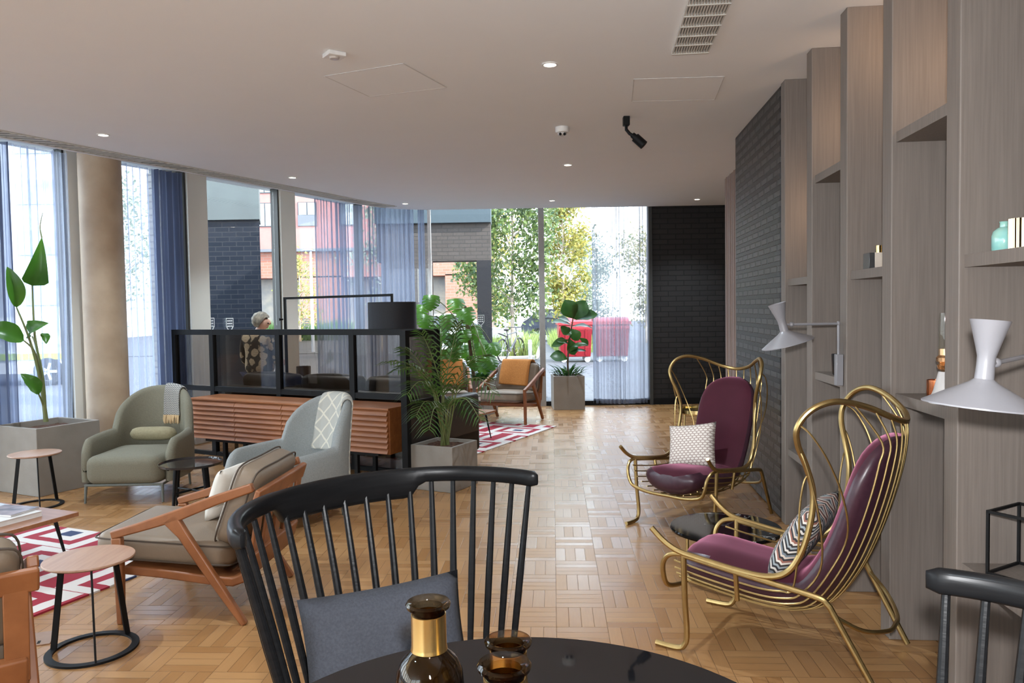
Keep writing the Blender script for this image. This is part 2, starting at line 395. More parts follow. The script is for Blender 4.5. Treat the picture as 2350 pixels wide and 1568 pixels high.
# rear wall behind the camera, side walls
mb = MB(); mb.box((-9.85, -4.1, 1.56), (1.1, 0.2, 3.12)); mb.box((0.55, -4.1, 1.56), (6.9, 0.2, 3.12)); mb.box((-6.1, -4.1, 0.15), (6.4, 0.2, 0.3)); structure(mb.obj('wall_back', M_cream, smooth=False))
mb = MB(); mb.box((-6.1, -4.1, 1.70), (6.4, 0.012, 2.8)); w = structure(mb.obj('window_30', M_glass, smooth=False))      # unseen rear glazing, added to let more daylight onto the ceiling
mb = MB()
for k in range(4): mb.box((-9.3 + 2.13 * k, -4.1, 1.70), (0.08, 0.12, 2.84))
mb.obj('window_frame', M_gasket, w, smooth=False)
mb = MB()
a, b = rw(-4.0, 0.55), rw(5.4, 0.55)
mb.bar((a.x, a.y, 1.56), (b.x, b.y, 1.56), 0.1, 3.12); structure(mb.obj('wall_right', M_veneer, smooth=False))
# charcoal brick pier, flush with the shelving
mb = MB(); p = [rw(5.345), rw(6.98), rw(6.98, 0.75), rw(5.345, 0.75)]
mb.prism([(q.x, q.y) for q in p][::-1], 0, CEIL); structure(mb.obj('wall_brick', M_gbrick, smooth=False, bevel=0.02, seg=3))
# slatted timber screen beyond it
mb = MB(); gap = MB()
for k in range(9):
    y0 = 9.29 - 0.235 * (k + 1); q = [rw(y0 + 0.02, 0.31), rw(y0 + 0.235, 0.31), rw(y0 + 0.235, 0.40), rw(y0 + 0.02, 0.40)]
    mb.prism([(v.x, v.y) for v in q][::-1], 0, CEIL)
    q = [rw(y0 + 0.10, 0.302), rw(y0 + 0.125, 0.302), rw(y0 + 0.125, 0.31), rw(y0 + 0.10, 0.31)]
    mb.prism([(v.x, v.y) for v in q][::-1], 0, CEIL)
q = [rw(7.0, 0.36), rw(9.285, 0.36), rw(9.285, 0.6), rw(7.0, 0.6)]; gap.prism([(v.x, v.y) for v in q][::-1], 0, CEIL)
w = structure(mb.obj('wall_slatted', M_slat, smooth=False)); gap.obj('backing', M_darkgap, w, smooth=False)
# far dark brick wall with its corner reveal
mb = MB(); mb.box((2.95, 11.99, 1.55), (1.66, 0.22, 3.1)); structure(mb.obj('wall_far', M_dbrick, smooth=False))
mb = MB(); mb.box((3.75, 10.6, 1.55), (0.12, 2.8, 3.1)); mb.box((3.3, 9.24, 1.55), (0.9, 0.1, 3.1)); structure(mb.obj('wall_recess', M_dbrick, smooth=False))
mb = MB(); mb.box((2.945, 11.87, 0.05), (1.62, 0.02, 0.1)); structure(mb.obj('baseboard_far', M_blackm, smooth=False))
# ---------------------------------------------------------------- left facade: cream posts, panes, sill
posts = [lf_px(187.5).y, lf_px(453.5).y, lf_px(660).y]
Ys = [posts[0] - 1.31 * k for k in range(8, 0, -1)] + posts + [11.62]
for i, Y in enumerate(Ys[:-1]):
    mb = MB(); a, b = lf(Y - 0.125, 0.0, 1.56), lf(Y + 0.125, 0.0, 1.56); mb.bar(a, b, 0.14, 3.12)
    w = structure(mb.obj('trim_%d' % (i + 1), M_cream, smooth=False, bevel=0.004))
    mb = MB()
    for s in (-1, 1): a, b = lf(Y + s * 0.128, -0.02, 1.56), lf(Y + s * 0.148, -0.02, 1.56); mb.bar(a, b, 0.12, 3.12)
    mb.obj('gasket', M_gasket, w, smooth=False)
for i in range(len(Ys) - 1):
    a, b = lf(Ys[i] + 0.15, -0.03, 1.58), lf(Ys[i + 1] - (0.15 if i < len(Ys) - 2 else 0.0), -0.03, 1.58)
    mb = MB(); mb.bar(a, b, 0.012, 3.08); w = structure(mb.obj('window_%d' % (i + 1), M_glass, smooth=False))
    mb = MB(); mb.bar((a.x, a.y, 0.03), (b.x, b.y, 0.03), 0.08, 0.06); mb.obj('window_frame', M_blackm, w, smooth=False)
# ---------------------------------------------------------------- far glazing
cpost = Vector((-2.28, 11.80, 0))
mb = MB(); mb.box((-2.30, 11.80, 1.56), (0.1, 0.1, 3.12), math.radians(-20)); structure(mb.obj('trim_corner', M_gasket, smooth=False))
xs = [-2.22, -1.24, 0.47, 2.12]
for i in range(3):
    mb = MB(); mb.box(((xs[i] + xs[i + 1]) / 2, FARY, 1.58), (xs[i + 1] - xs[i] - 0.06, 0.012, 3.04)); w = structure(mb.obj('window_%d' % (20 + i), M_glass, smooth=False))
    mb = MB(); mb.box(((xs[i] + xs[i + 1]) / 2, FARY, 0.035), (xs[i + 1] - xs[i] - 0.02, 0.09, 0.07)); mb.obj('window_frame', M_blackm, w, smooth=False)
mb = MB(); mb.box((-1.24, 11.93, 1.56), (0.045, 0.09, 3.12)); structure(mb.obj('trim_mullion', M_white, smooth=False))
mb = MB(); mb.box((0.47, 11.93, 1.56), (0.085, 0.12, 3.12)); structure(mb.obj('trim_mullion', M_alu, smooth=False))
mb = MB(); mb.box((2.13, 11.92, 1.56), (0.05, 0.14, 3.12)); structure(mb.obj('trim_jamb', M_gasket, smooth=False))
# ---------------------------------------------------------------- concrete column
cc = Vector((-3.99, 7.62, 0))
mb = MB(); mb.lathe([(0.192, 0), (0.192, 3.06)], 48, Matrix.Translation(cc)); structure(mb.obj('column', M_conc))
# ---------------------------------------------------------------- curtains
def curtain(name, path, label, waves, amp=0.045, m=None, z0=0.03, z1=3.05, n=260, hem=True, pull=None):
    P = cat(path, 24); L = [0.0]
    for i in range(1, len(P)): L.append(L[-1] + (P[i] - P[i - 1]).length)
    def at(u):
        d = u * L[-1]; i = 0
        while i < len(P) - 2 and L[i + 1] < d: i += 1
        t = (d - L[i]) / max(L[i + 1] - L[i], 1e-6); p = P[i].lerp(P[i + 1], t); q = (P[min(i + 2, len(P) - 1)] - P[max(i - 1, 0)]).normalized()
        return p, Vector((-q.y, q.x, 0))
    rnd = random.Random(name); ph = [rnd.uniform(0, 6.28) for _ in range(6)]
    def warp(u): return u + 0.012 * math.sin(u * 23 + ph[0]) + 0.02 * math.sin(u * 9 + ph[1])
    def f(u, v, lo=None, hi=None, off=0.0):
        z = (lo if lo is not None else z0) + v * ((hi if hi is not None else z1) - (lo if lo is not None else z0))
        uu = pull(u, z) if pull else u
        p, nrm = at(min(max(uu, 0), 1)); a = amp * (0.75 + 0.35 * math.sin(u * 17 + ph[2])) * (1 + 0.12 * math.sin(z * 1.3 + u * 30))
        d = a * math.sin(2 * PI * waves * warp(u) + 0.12 * math.sin(z * 2 + ph[3])) + 0.3 * a * math.sin(2 * PI * waves * 2.3 * u + ph[4])
        return p + nrm * (d + off) + Vector((0, 0, z))
    mb = MB(); mb.grid(lambda u, v: f(u, v), n, 14); o = mb.obj('curtain', m or M_voile, angle=180, fix=False); tag(o, label, 'curtain')
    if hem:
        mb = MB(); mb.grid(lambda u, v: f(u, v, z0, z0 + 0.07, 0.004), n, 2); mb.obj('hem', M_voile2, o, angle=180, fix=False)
    return o
K = 0.17
curtain('c_a', [lf_px(-60, K), lf_px(30, K)], 'dark bunched blue voile curtain at left end of first window', 5, 0.07, m=M_voiled, hem=False)
curtain('c_b', [lf_px(26, K), lf_px(100, K), lf_px(168, K)], 'pale blue sheer curtain behind tall planter, hanging slightly open at one side', 8, 0.03, m=M_voilel, hem=False, pull=lambda u, z: u * (1 - 0.10 * max(0, (1.9 - z) / 1.9) * u))
curtain('c_c', [lf_px(286, K), lf_px(365, K)], 'white bright sheer curtain just right of the concrete column', 5, 0.03, m=M_voilel, hem=False)
curtain('c_c2', [lf_px(363, K), lf_px(422, K)], 'gathered blue sheer curtain between column and black partition', 7, 0.055, m=M_voiled, hem=False)
curtain('c_d', [lf_px(728, K), lf_px(780, K), lf_px(812, K), (-2.10, 11.50, 0), (-1.80, 11.72, 0), (-1.46, 11.78, 0)], 'wide grey blue sheer curtain curving round the window corner', 22, 0.035, n=420)
curtain('c_d2', [(-1.40, 11.80, 0), (-1.30, 11.80, 0)], 'narrow dark curtain edge stacked beside the thin white mullion', 2, 0.03, n=60, hem=False)
curtain('c_e', [at_z(1362, 929) * 1.0 + Vector((0, -0.06, 0)), (1.7, 11.78, 0), at_z(1494, 927) + Vector((0, -0.04, 0))], 'grey sheer curtain in front of a red bin beside the dark brick wall', 13, 0.03, n=300, m=M_voileg)
# ================================================================ ceiling fittings
def ceil_pt(x, y): return at_z(x, y, CEIL)
M_lamp = mat('lamp_disc', (1, 0.95, 0.85), 0.5, emit=(1.0, 0.9, 0.75), estr=14.0)
where = ['left, above the concrete column', 'above the black glazed partition', 'nearest the window corner', 'in mid ceiling beside the square sensor panel', 'behind the round smoke detector', 'close to the far window mullion', 'in front of the far dark brick wall']
dl = None
for (x, y), wh in zip([(237, 309), (671, 407), (930, 467), (1262, 147), (1303, 378), (1267, 460), (1600, 457)], where):
    p = ceil_pt(x, y); lab = 'small recessed ceiling spotlight ' + wh
    if dl is None:
        dl = thing('downlight', lab, 'ceiling light', p, group='recessed ceiling spotlights')
        mb = MB(); mb.lathe([(0.050, -0.001), (0.050, -0.006), (0.040, -0.008), (0.034, -0.002), (0.050, -0.001)], 24, caps=False); mb.obj('trim_ring', M_white, dl)
        mb = MB(); mb.lathe([(0.035, -0.004), (0.030, -0.002), (0.0, -0.002)], 20, caps=False); mb.obj('lens', M_lamp, dl)
    else: copy_tree(dl, p, label=lab)
    L = bpy.data.lights.new('spot_beam', 'SPOT'); L.energy = 142; L.spot_size = math.radians(110); L.spot_blend = 0.8; L.color = (0.79, 0.91, 1.0); L.shadow_soft_size = 0.04
    lo = bpy.data.objects.new('spot_beam', L); COL.objects.link(lo); lo.location = p + Vector((0, 0, -0.02))
for q in [(-2.4, 1.0), (0.2, 0.4), (-5.2, 2.4), (-2.4, -1.6), (0.2, -1.8), (-5.0, -1.0), (-2.3, 3.2)]:     # extra ceiling lamps out of view, added to brighten the room
    mb = MB(); mb.lathe([(0.050, -0.001), (0.050, -0.006), (0.034, -0.004), (0.0, -0.003)], 24, caps=False); o = structure(mb.obj('trim_downlight', M_lamp)); o.location = (q[0], q[1], CEIL)
    L = bpy.data.lights.new('spot_beam', 'SPOT'); L.energy = 142; L.spot_size = math.radians(120); L.spot_blend = 0.8; L.color = (0.79, 0.91, 1.0); L.shadow_soft_size = 0.04
    lo = bpy.data.objects.new('spot_beam', L); COL.objects.link(lo); lo.location = (q[0], q[1], CEIL - 0.02)
# square sensor
p = ceil_pt(767, 122); t = thing('occupancy_sensor', 'small square white sensor on ceiling above the access hatch', 'sensor', p, rz=math.radians(35))
mb = MB(); mb.box((0, 0, -0.012), (0.105, 0.105, 0.024)); mb.obj('housing', M_white, t, bevel=0.004)
mb = MB(); mb.lathe([(0.03, -0.024), (0.026, -0.034), (0.0, -0.037)], 20, caps=False); mb.obj('lens', mat('sensor_lens', (0.55, 0.5, 0.45), 0.3), t)
# round detector
p = ceil_pt(1290, 292); t = thing('smoke_detector', 'round white detector with dark eyes on ceiling', 'smoke detector', p)
mb = MB(); mb.lathe([(0.055, 0), (0.057, -0.03), (0.052, -0.045), (0.0, -0.048)], 32, caps=False); mb.obj('housing', M_white, t)
mb = MB(); mb.lathe([(0.040, -0.046), (0.034, -0.066), (0.015, -0.074), (0, -0.075)], 24, caps=False); mb.obj('dome', mat('smoke_dome', (0.5, 0.49, 0.48), 0.3), t)
for a in (-2.1, -1.05): mb = MB(); mb.sphere((0.034 * math.cos(a), 0.034 * math.sin(a), -0.062), 0.012); mb.obj('eye', M_blackm, t)
# black adjustable spotlight
p = ceil_pt(1437, 268); t = thing('ceiling_spotlight', 'black adjustable spotlight hanging from the ceiling', 'spotlight', p)
mb = MB(); mb.box((0, 0, -0.035), (0.05, 0.06, 0.07)); mb.obj('mount', M_blackm, t, bevel=0.004)
mb = MB(); mb.tube([(0, 0, -0.06), (0.0, 0, -0.10), (0.025, -0.01, -0.135), (0.06, -0.02, -0.16)], 0.013, 10); mb.obj('arm', M_blackm, t)
d = Vector((0.62, -0.15, -0.62)).normalized(); o0 = Vector((0.045, -0.015, -0.145))
mb = MB(); mb.tube([o0, o0 + d * 0.03, o0 + d * 0.031, o0 + d * 0.125], [0.022, 0.024, 0.036, 0.036], 20); mb.obj('head', M_blackm, t)
# hatches
def hatch(px, label):
    P = [ceil_pt(*q) for q in px]; c = sum(P, Vector()) / 4; t = thing('access_hatch', label, 'ceiling hatch', c)
    mb = MB(); mb.prism([(p.x - c.x, p.y - c.y) for p in P][::-1], -0.003, -0.0008); o = mb.obj('panel', M_ceil, t, smooth=False)
    mb = MB()
    for i in range(4): a, b = P[i] - c, P[(i + 1) % 4] - c; mb.bar(a + Vector((0, 0, -0.0025)), b + Vector((0, 0, -0.0025)), 0.006, 0.003)
    mb.obj('bead', mat('hatch_bead', (0.66, 0.66, 0.66), 0.7), t, smooth=False)
hatch([(745, 174), (925, 145), (1025, 200), (848, 221)], 'faint square access hatch in the ceiling below the square sensor')
hatch([(1455, 181), (1662, 175), (1640, 228), (1450, 232)], 'faint ceiling hatch beyond the slatted air grille')
# big air grille
P = [ceil_pt(1545, 115), ceil_pt(1626, 111), ceil_pt(1700, -90), ceil_pt(1620, -92)]
c = sum(P, Vector()) / 4; t = thing('air_grille', 'long slatted air grille in the ceiling above the seating', 'air vent', c)
ux = (P[1] - P[0]).normalized(); uy = Vector((-ux.y, ux.x, 0)); wdt = (P[1] - P[0]).length; lng = (P[3] - P[0]).length
t.rotation_euler = (0, 0, math.atan2(ux.y, ux.x))
mb = MB(); mb.box((0, 0, -0.001), (wdt, lng, 0.002)); mb.obj('duct', M_darkgap, t, smooth=False)
mb = MB()
for k in range(15): mb.box((-wdt / 2 + wdt * k / 14, 0, -0.011), (0.0075, lng, 0.022))
mb.obj('slats', mat('grille_white', (0.6, 0.59, 0.55), 0.5), t, smooth=False)
for k in range(9): mb = MB(); mb.box((0, -lng / 2 + lng * k / 8, -0.013), (wdt + 0.01, 0.012, 0.026)); mb.obj('cross_bar', mat('grille_white', (0.6, 0.59, 0.55), 0.5), t, smooth=False)
# linear slot along the curved ceiling edge
t = thing('linear_diffuser', 'long slatted air slot following the curved ceiling edge over the windows', 'air vent', (0, 0, CEIL))
E = [p for p in edge if p.y < 11.35 and p.y > 1]
def offs(i, d):
    a = E[max(i - 1, 0)]; b = E[min(i + 1, len(E) - 1)]; q = (b - a).normalized(); return E[i] + Vector((q.y, -q.x, 0)) * d
mb = MB(); n = len(E)
mb.add([offs(i, d) + Vector((0, 0, -0.002)) for i in range(n) for d in (0.10, 0.30)], [(2 * i, 2 * i + 1, 2 * i + 3, 2 * i + 2) for i in range(n - 1)]); mb.obj('slot', mat('slot_dark', (0.05, 0.048, 0.045), 0.8), t, smooth=False)
mb = MB()
EE = []
for i in range(n - 1):
    m_ = max(1, int((E[i + 1] - E[i]).length / 0.062))
    for k in range(m_): EE.append((i, k / m_))
for i, u in EE:
    a = offs(i, 0.10).lerp(offs(i + 1, 0.10), u); b = offs(i, 0.30).lerp(offs(i + 1, 0.30), u)
    mb.bar(a + Vector((0, 0, -0.005)), b + Vector((0.05, 0.09, -0.005)), 0.020, 0.005)
s_ = mb.obj('slats', mat('grille_white', (0.6, 0.59, 0.55), 0.5), t, smooth=False); s_['kind'] = 'stuff'
mb = MB()
for d in (0.095, 0.305): mb.tube([offs(i, d) + Vector((0, 0, -0.006)) for i in range(n)], 0.007, 6)
mb.obj('frame', mat('grille_white', (0.6, 0.59, 0.55), 0.5), t)
# ================================================================ built-in shelving along the right
t = thing('shelving_unit', 'floor to ceiling grey oak shelving wall with deep staggered dividers', 'shelving', (0, 0, 0))
DY = {0: 5.23, 1: 4.605, 2: 3.985, 3: 3.40, 4: 2.78, 5: 2.16, 6: 1.54, 7: 0.92}
for k, Y in DY.items():
    q = [rw(Y), rw(Y + 0.105), rw(Y + 0.105, 0.46), rw(Y, 0.46)]; mb = MB(); mb.prism([(v.x, v.y) for v in q][::-1], 0, CEIL)
    mb.obj('divider', M_veneer, t, smooth=False, bevel=0.004)
q = [rw(0.3, 0.46), rw(5.34, 0.46), rw(5.34, 0.49), rw(0.3, 0.49)]; mb = MB(); mb.prism([(v.x, v.y) for v in q][::-1], 0, CEIL); mb.obj('back_panel', M_veneer, t, smooth=False)
def shelf(k, z, th=0.045, rec=0.012):
    """shelf between divider k (far) and k+1 (near)"""
    q = [rw(DY[k + 1] + 0.105, rec), rw(DY[k], rec), rw(DY[k], 0.46), rw(DY[k + 1] + 0.105, 0.46)]
    mb = MB(); mb.prism([(v.x, v.y) for v in q][::-1], z - th, z); mb.obj('shelf', M_veneer, t, smooth=False)
def zat(px, py, Y): return at_y(px, py, Y).z
SH = {}
for nm, k, px, py in (('a', 3, 2050, 303), ('b', 3, 2055, 903), ('c', 2, 1955, 622), ('d', 1, 1878, 403), ('e', 1, 1876, 853), ('f', 0, 1812, 641), ('g', 0, 1816, 1030), ('h', 4, 2200, 585), ('i', 4, 2200, 1292), ('j', 2, 1955, 1120)):
    SH[nm] = zat(px, py, DY[k]); shelf(k, SH[nm], rec=0.02)
shelf(5, 1.2); shelf(5, 2.0); shelf(6, 0.8); shelf(6, 1.7)
# warm strips tucked behind the front edges of two bays
for k, z0, z1 in ((2, SH['c'] + 0.9, SH['c'] + 1.35), (3, SH['a'] + 0.08, SH['a'] + 0.5), (0, SH['f'] + 0.2, SH['f'] + 0.7), (1, SH['d'] + 0.1, SH['d'] + 0.5)):
    p = rw(DY[k + 1] + 0.125, 0.30)
    L = bpy.data.lights.new('shelf_light', 'AREA'); L.shape = 'RECTANGLE'; L.size = 0.03; L.size_y = 0.25; L.energy = 2.0; L.color = (1.0, 0.62, 0.36)
    lo = bpy.data.objects.new('shelf_light', L); COL.objects.link(lo); lo.location = (p.x, p.y, (z0 + z1) / 2); lo.rotation_euler = Vector((RWd.x, RWd.y, -0.25)).to_track_quat('-Z', 'Z').to_euler()
    mb = MB(); mb.box((0, 0, 0), (0.035, 0.012, 0.26)); o = mb.obj('light_strip', M_white, t, smooth=False); o.location = (p.x, p.y - 0.012, (z0 + z1) / 2); o.rotation_euler = (0, 0, math.radians(-5.6))
# ================================================================ brass cage wing chairs
M_brass = mat('brushed_brass', (0.50, 0.36, 0.155), 0.36, 1.0, col2=(0.44, 0.31, 0.13), scale=30)
M_vel = mat('burgundy_velvet', (0.058, 0.009, 0.019), 0.75, col2=(0.042, 0.006, 0.013), scale=5, sheen=0.75, spec=0.2, bump=0.12, bscale=7)
M_vel.node_tree.nodes['Principled BSDF'].inputs['Sheen Tint'].default_value = (0.85, 0.32, 0.48, 1)
M_lea = mat('aubergine_leather', (0.050, 0.018, 0.030), 0.34, col2=(0.036, 0.012, 0.022), scale=40, bump=0.05)
PR = cat([(0, 0.46, 0.245), (0, 0.30, 0.222), (0, 0.10, 0.202), (0, -0.05, 0.212), (0, -0.17, 0.275), (0, -0.275, 0.44), (0, -0.345, 0.62), (0, -0.395, 0.80), (0, -0.418, 0.93), (0, -0.42, 1.03)], 8)
def prof(t):
    x = t * (len(PR) - 1); i = min(int(x), len(PR) - 2); p = PR[i].lerp(PR[i + 1], x - i); d = (PR[min(i + 2, len(PR) - 1)] - PR[max(i - 1, 0)]).normalized()
    return p, Vector((0, d.z, -d.y)) * 1.0
def shell(s, t, off=0.0):
    """s lateral -1..1, t front to top; off inward"""
    p, n = prof(t); n = PRn(t)
    phi = s * math.radians(78); w = 0.315 + 0.02 * max(0, t - 0.6); d = 0.20 - 0.04 * t
    c = p + n * (d * (1 - math.cos(phi)))
    q = Vector((w * math.sin(phi), 0, 0)) + c
    m = Vector((-math.sin(phi) * 0.8, 0, 0)) + n * math.cos(phi)
    return q + m.normalized() * off
def PRn(t):
    x = t * (len(PR) - 1); i = min(int(x), len(PR) - 2); d = (PR[min(i + 2, len(PR) - 1)] - PR[max(i - 1, 0)]).normalized()
    return Vector((0, d.z, -d.y))                                   # towards the sitter
def make_cage_chair(label):
    t = thing('wing_chair', label, 'chair', group='brass wing chairs')
    R = 0.0125
    side = [(0.345, 0.525, 0.540), (0.338, 0.47, 0.488), (0.33, 0.405, 0.452), (0.325, 0.30, 0.433), (0.322, 0.14, 0.413), (0.320, 0.02, 0.412), (0.318, -0.055, 0.450), (0.312, -0.105, 0.54), (0.303, -0.135, 0.66), (0.300, -0.142, 0.77), (0.318, -0.122, 0.87), (0.350, -0.098, 0.96), (0.366, -0.102, 1.03), (0.350, -0.150, 1.098), (0.295, -0.225, 1.128), (0.215, -0.315, 1.105), (0.115, -0.395, 1.055)]
    full = [Vector(p) for p in side] + [Vector((0, -0.42, 1.032))] + [Vector((-p[0], p[1], p[2])) for p in side[::-1]]
    F = cat(full, 7); mb = MB(); mb.tube(F, R, 10); mb.obj('frame_loop', M_brass, t)
    for s in (-1, 1):
        # side rail from the front leg back and down into the rear leg
        mb = MB(); mb.tube(cat([(s * 0.325, 0.385, 0.436), (s * 0.322, 0.10, 0.398), (s * 0.318, -0.15, 0.366), (s * 0.316, -0.198, 0.345), (s * 0.312, -0.235, 0.285), (s * 0.295, -0.385, 0.012)], 5), R, 10); mb.obj('rear_leg', M_brass, t)
        mb = MB(); mb.tube(cat([(s * 0.325, 0.385, 0.44), (s * 0.315, 0.385, 0.25), (s * 0.30, 0.383, 0.09), (s * 0.298, 0.395, 0.035), (s * 0.297, 0.43, 0.0135), (s * 0.295, 0.53, 0.0125)], 6), R, 10); mb.obj('front_leg', M_brass, t)
        mb = MB(); mb.tube([(s * 0.322, 0.16, 0.41), (s * 0.30, 0.16, 0.28)], 0.0105, 8); mb.obj('strut', M_brass, t)
    mb = MB(); half = [(0.326, 0.385, 0.442), (0.322, 0.45, 0.428), (0.312, 0.485, 0.385), (0.300, 0.49, 0.325), (0.265, 0.485, 0.272), (0.15, 0.475, 0.245)]
    mb.tube(cat([Vector(p) for p in half] + [Vector((0, 0.47, 0.242))] + [Vector((-p[0], p[1], p[2])) for p in half[::-1]], 6), 0.011, 10); mb.obj('seat_hoop', M_brass, t)
    mb = MB(); mb.tube(cat([(0.312, -0.225, 0.30), (0.24, -0.31, 0.24), (0.10, -0.375, 0.205), (0, -0.385, 0.20), (-0.10, -0.375, 0.205), (-0.24, -0.31, 0.24), (-0.312, -0.225, 0.30)], 6), 0.009, 8); mb.obj('stretcher', M_brass, t)
    # wires
    nW = 15
    ends = {}
    for k in range(nW):
        s = -1 + 2 * k / (nW - 1); a = abs(s); sg = 1 if s >= 0 else -1
        if a < 0.60: x = 0.27 * a / 0.60; q = min((p for p in F if p.z > 1.02 and p.x * sg >= -1e-6 and p.y < -0.15), key=lambda p: abs(abs(p.x) - x))
        else: zt = 1.115 - (a - 0.60) / 0.40 * 0.27; q = min((p for p in F if p.x * sg > 0.28 and p.y > -0.2 and p.z > 0.8), key=lambda p: abs(p.z - zt))
        tm = 1.0 if a < 0.6 else 0.72 - 0.24 * (a - 0.6) / 0.4
        P = [shell(s, tt) for tt in (0.0, 0.06, 0.14, 0.24, 0.34, 0.44, 0.54, 0.64, 0.74) if tt <= tm]
        if a < 0.6: P += [shell(s, 0.84), shell(s, 0.93)]
        else:
            m = P[-1]
            for kx, ky, kz in ((0.42, 0.12, 0.36), (0.80, 0.36, 0.70), (0.96, 0.70, 0.92)): P.append(Vector((m.x + (q.x - m.x) * kx + sg * 0.012, m.y + (q.y - m.y) * ky - 0.028 * (1 - kz), m.z + (q.z - m.z) * kz)))
        P.append(q)
        # start on the hoop: lateral position on the seat
        mb = MB(); mb.tube(cat(P, 5), 0.0042, 6); mb.obj('wire', M_brass, t)
    # one-piece cushion lying in the shell
    def ring(tt, i, n):
        hw = 0.300; th = 0.185 - 0.040 * min(1, max(0, (tt - 0.2) / 0.3))
        if tt < 0.07: q = tt / 0.07; e = math.sqrt(max(0.0, 1 - (1 - q) ** 2)); th *= 0.12 + 0.88 * e; hw *= 0.72 + 0.28 * e
        if tt > 0.70: q = (0.93 - tt) / 0.23; e = math.sqrt(max(0.0, 1 - (1 - q) ** 2)); hw *= 0.10 + 0.90 * e; th *= 0.15 + 0.85 * e ** 0.7
        pts = []
        for k in range(n):
            a = 2 * PI * k / n; cx = math.copysign(abs(math.cos(a)) ** 0.7, math.cos(a)); cz = math.copysign(abs(math.sin(a)) ** 0.8, math.sin(a))
            s = math.asin(max(-1, min(1, cx * hw / 0.345))) / math.radians(78)
            pts.append(shell(s, tt, 0.010 + th * 0.5 * (1 - 0.0) + th * 0.5 * cz * 1.0))
        return pts
    n = 28; tl = [-0.045, -0.035, -0.02] ; ts = [0.0, 0.006, 0.016, 0.03, 0.05, 0.08] + [0.10 + 0.56 * i / 22 for i in range(23)] + [0.69, 0.73, 0.77, 0.81, 0.845, 0.875, 0.90, 0.918, 0.927, 0.9298]
    rings = [ring(tt, i, n) for i, tt in enumerate(ts)]
    # the nose reaches past the hoop
    nose = []
    for q, sc in ((0.062, 0.30), (0.054, 0.60), (0.034, 0.84)):
        c = sum(rings[4], Vector()) / n; nose.append([c + (p - c) * sc + Vector((0, 0.030 + q, 0)) for p in rings[4]])
    rr = nose + [[p + Vector((0, 0.03, 0)) for p in rings[4]]] + rings[5:]
    top = MB(); bot = MB(); half = n // 2
    top.loft([[r[k] for k in range(0, half + 1)] for r in rr], caps=False) if False else None
    vs = [p for r in rr for p in r]; fT = []; fB = []
    for i in range(len(rr) - 1):
        for k in range(n):
            f = (i * n + k, i * n + (k + 1) % n, (i + 1) * n + (k + 1) % n, (i + 1) * n + k)
            (fT if (1 <= k < half - 1) or (k in (0, half - 1) and i > 3) else fB).append(f)
    fT.append(tuple((len(rr) - 1) * n + k for k in range(n))); fB.append(tuple(range(n))[::-1])
    top.add(vs, fT); bot.add(vs, fB)
    for o, nm, mm in ((top, 'cushion', M_vel), (bot, 'cushion_underside', M_lea)):
        ob = o.obj(nm, mm, t, angle=180)
        bm = bmesh.new(); bm.from_mesh(ob.data); bmesh.ops.delete(bm, geom=[v for v in bm.verts if not v.link_faces], context='VERTS'); bm.to_mesh(ob.data); bm.free()
        if nm == 'cushion_underside': ob['label'] = 'shiny dark leather underside of cushion'
    return t
wc = make_cage_chair('brass cage wing chair nearest the shelves, side on, with zigzag pillow')
wc.location = (1.222, 3.315, 0); wc.rotation_euler = (0, 0, face_rz((-0.81, 0.585)))
wc2 = copy_tree(wc, (1.355, 5.44, 0), face_rz((-0.72, -0.69)), 'brass cage wing chair against the brick wall with white dotted pillow')
# pillows on them
def zigzag():
    m, t = newmat('zigzag_weave'); tc = t.n('TexCoord'); sp = t.n('SeparateXYZ'); t.l(tc.outputs['Object'], sp.inputs[0])
    tri = t.math('PINGPONG', sp.outputs[0], 0.055); v = t.math('ADD', sp.outputs[2], t.math('MULTIPLY', tri, 1.25)); f = t.math('FRACT', t.math('MULTIPLY', v, 9.5))
    cr = t.n('ValToRGB'); cr.color_ramp.interpolation = 'CONSTANT'; e = cr.color_ramp.elements
    cols = [(0.60, 0.56, 0.52), (0.02, 0.02, 0.025), (0.30, 0.34, 0.36), (0.035, 0.03, 0.03), (0.66, 0.60, 0.54), (0.28, 0.12, 0.09), (0.03, 0.03, 0.035), (0.55, 0.47, 0.40), (0.16, 0.19, 0.22), (0.02, 0.02, 0.02)]
    while len(e) < len(cols): e.new(0.5)
    for i, c in enumerate(cols): e[i].position = i / len(cols); e[i].color = (*c, 1)
    t.l(f, cr.inputs[0]); t.l(cr.outputs[0], t.b.inputs['Base Color']); t.b.inputs['Roughness'].default_value = 0.85; return m
def dots():
    m, t = newmat('dotted_weave'); tc = t.n('TexCoord'); sp = t.n('SeparateXYZ'); t.l(tc.outputs['Object'], sp.inputs[0])
    sx, sz = 0.030, 0.017
    row = t.math('FLOOR', t.math('DIVIDE', sp.outputs[2], sz)); xo = t.math('ADD', t.math('DIVIDE', sp.outputs[0], sx), t.math('MULTIPLY', t.math('FLOORED_MODULO', row, 2.0), 0.5))
    a = t.math('SUBTRACT', t.math('FRACT', xo), 0.5); b = t.math('SUBTRACT', t.math('FRACT', t.math('DIVIDE', sp.outputs[2], sz)), 0.5)
    r = t.math('SQRT', t.math('ADD', t.math('MULTIPLY', a, a), t.math('MULTIPLY', b, t.math('MULTIPLY', b, 0.9))))
    k = t.n('MapRange'); t.l(r, k.inputs[0]); k.inputs[1].default_value = 0.34; k.inputs[2].default_value = 0.44
    c = t.mix(k.outputs[0], (0.70, 0.64, 0.58), (0.36, 0.28, 0.25)); t.l(c, t.b.inputs['Base Color']); t.b.inputs['Roughness'].default_value = 0.85; return m
def put_pillow(w, h, th, m, label, M, extra=None):
    o = pillow(w, h, th).obj('pillow', m, angle=180); o.matrix_world = M; tag(o, label, 'cushion'); return o
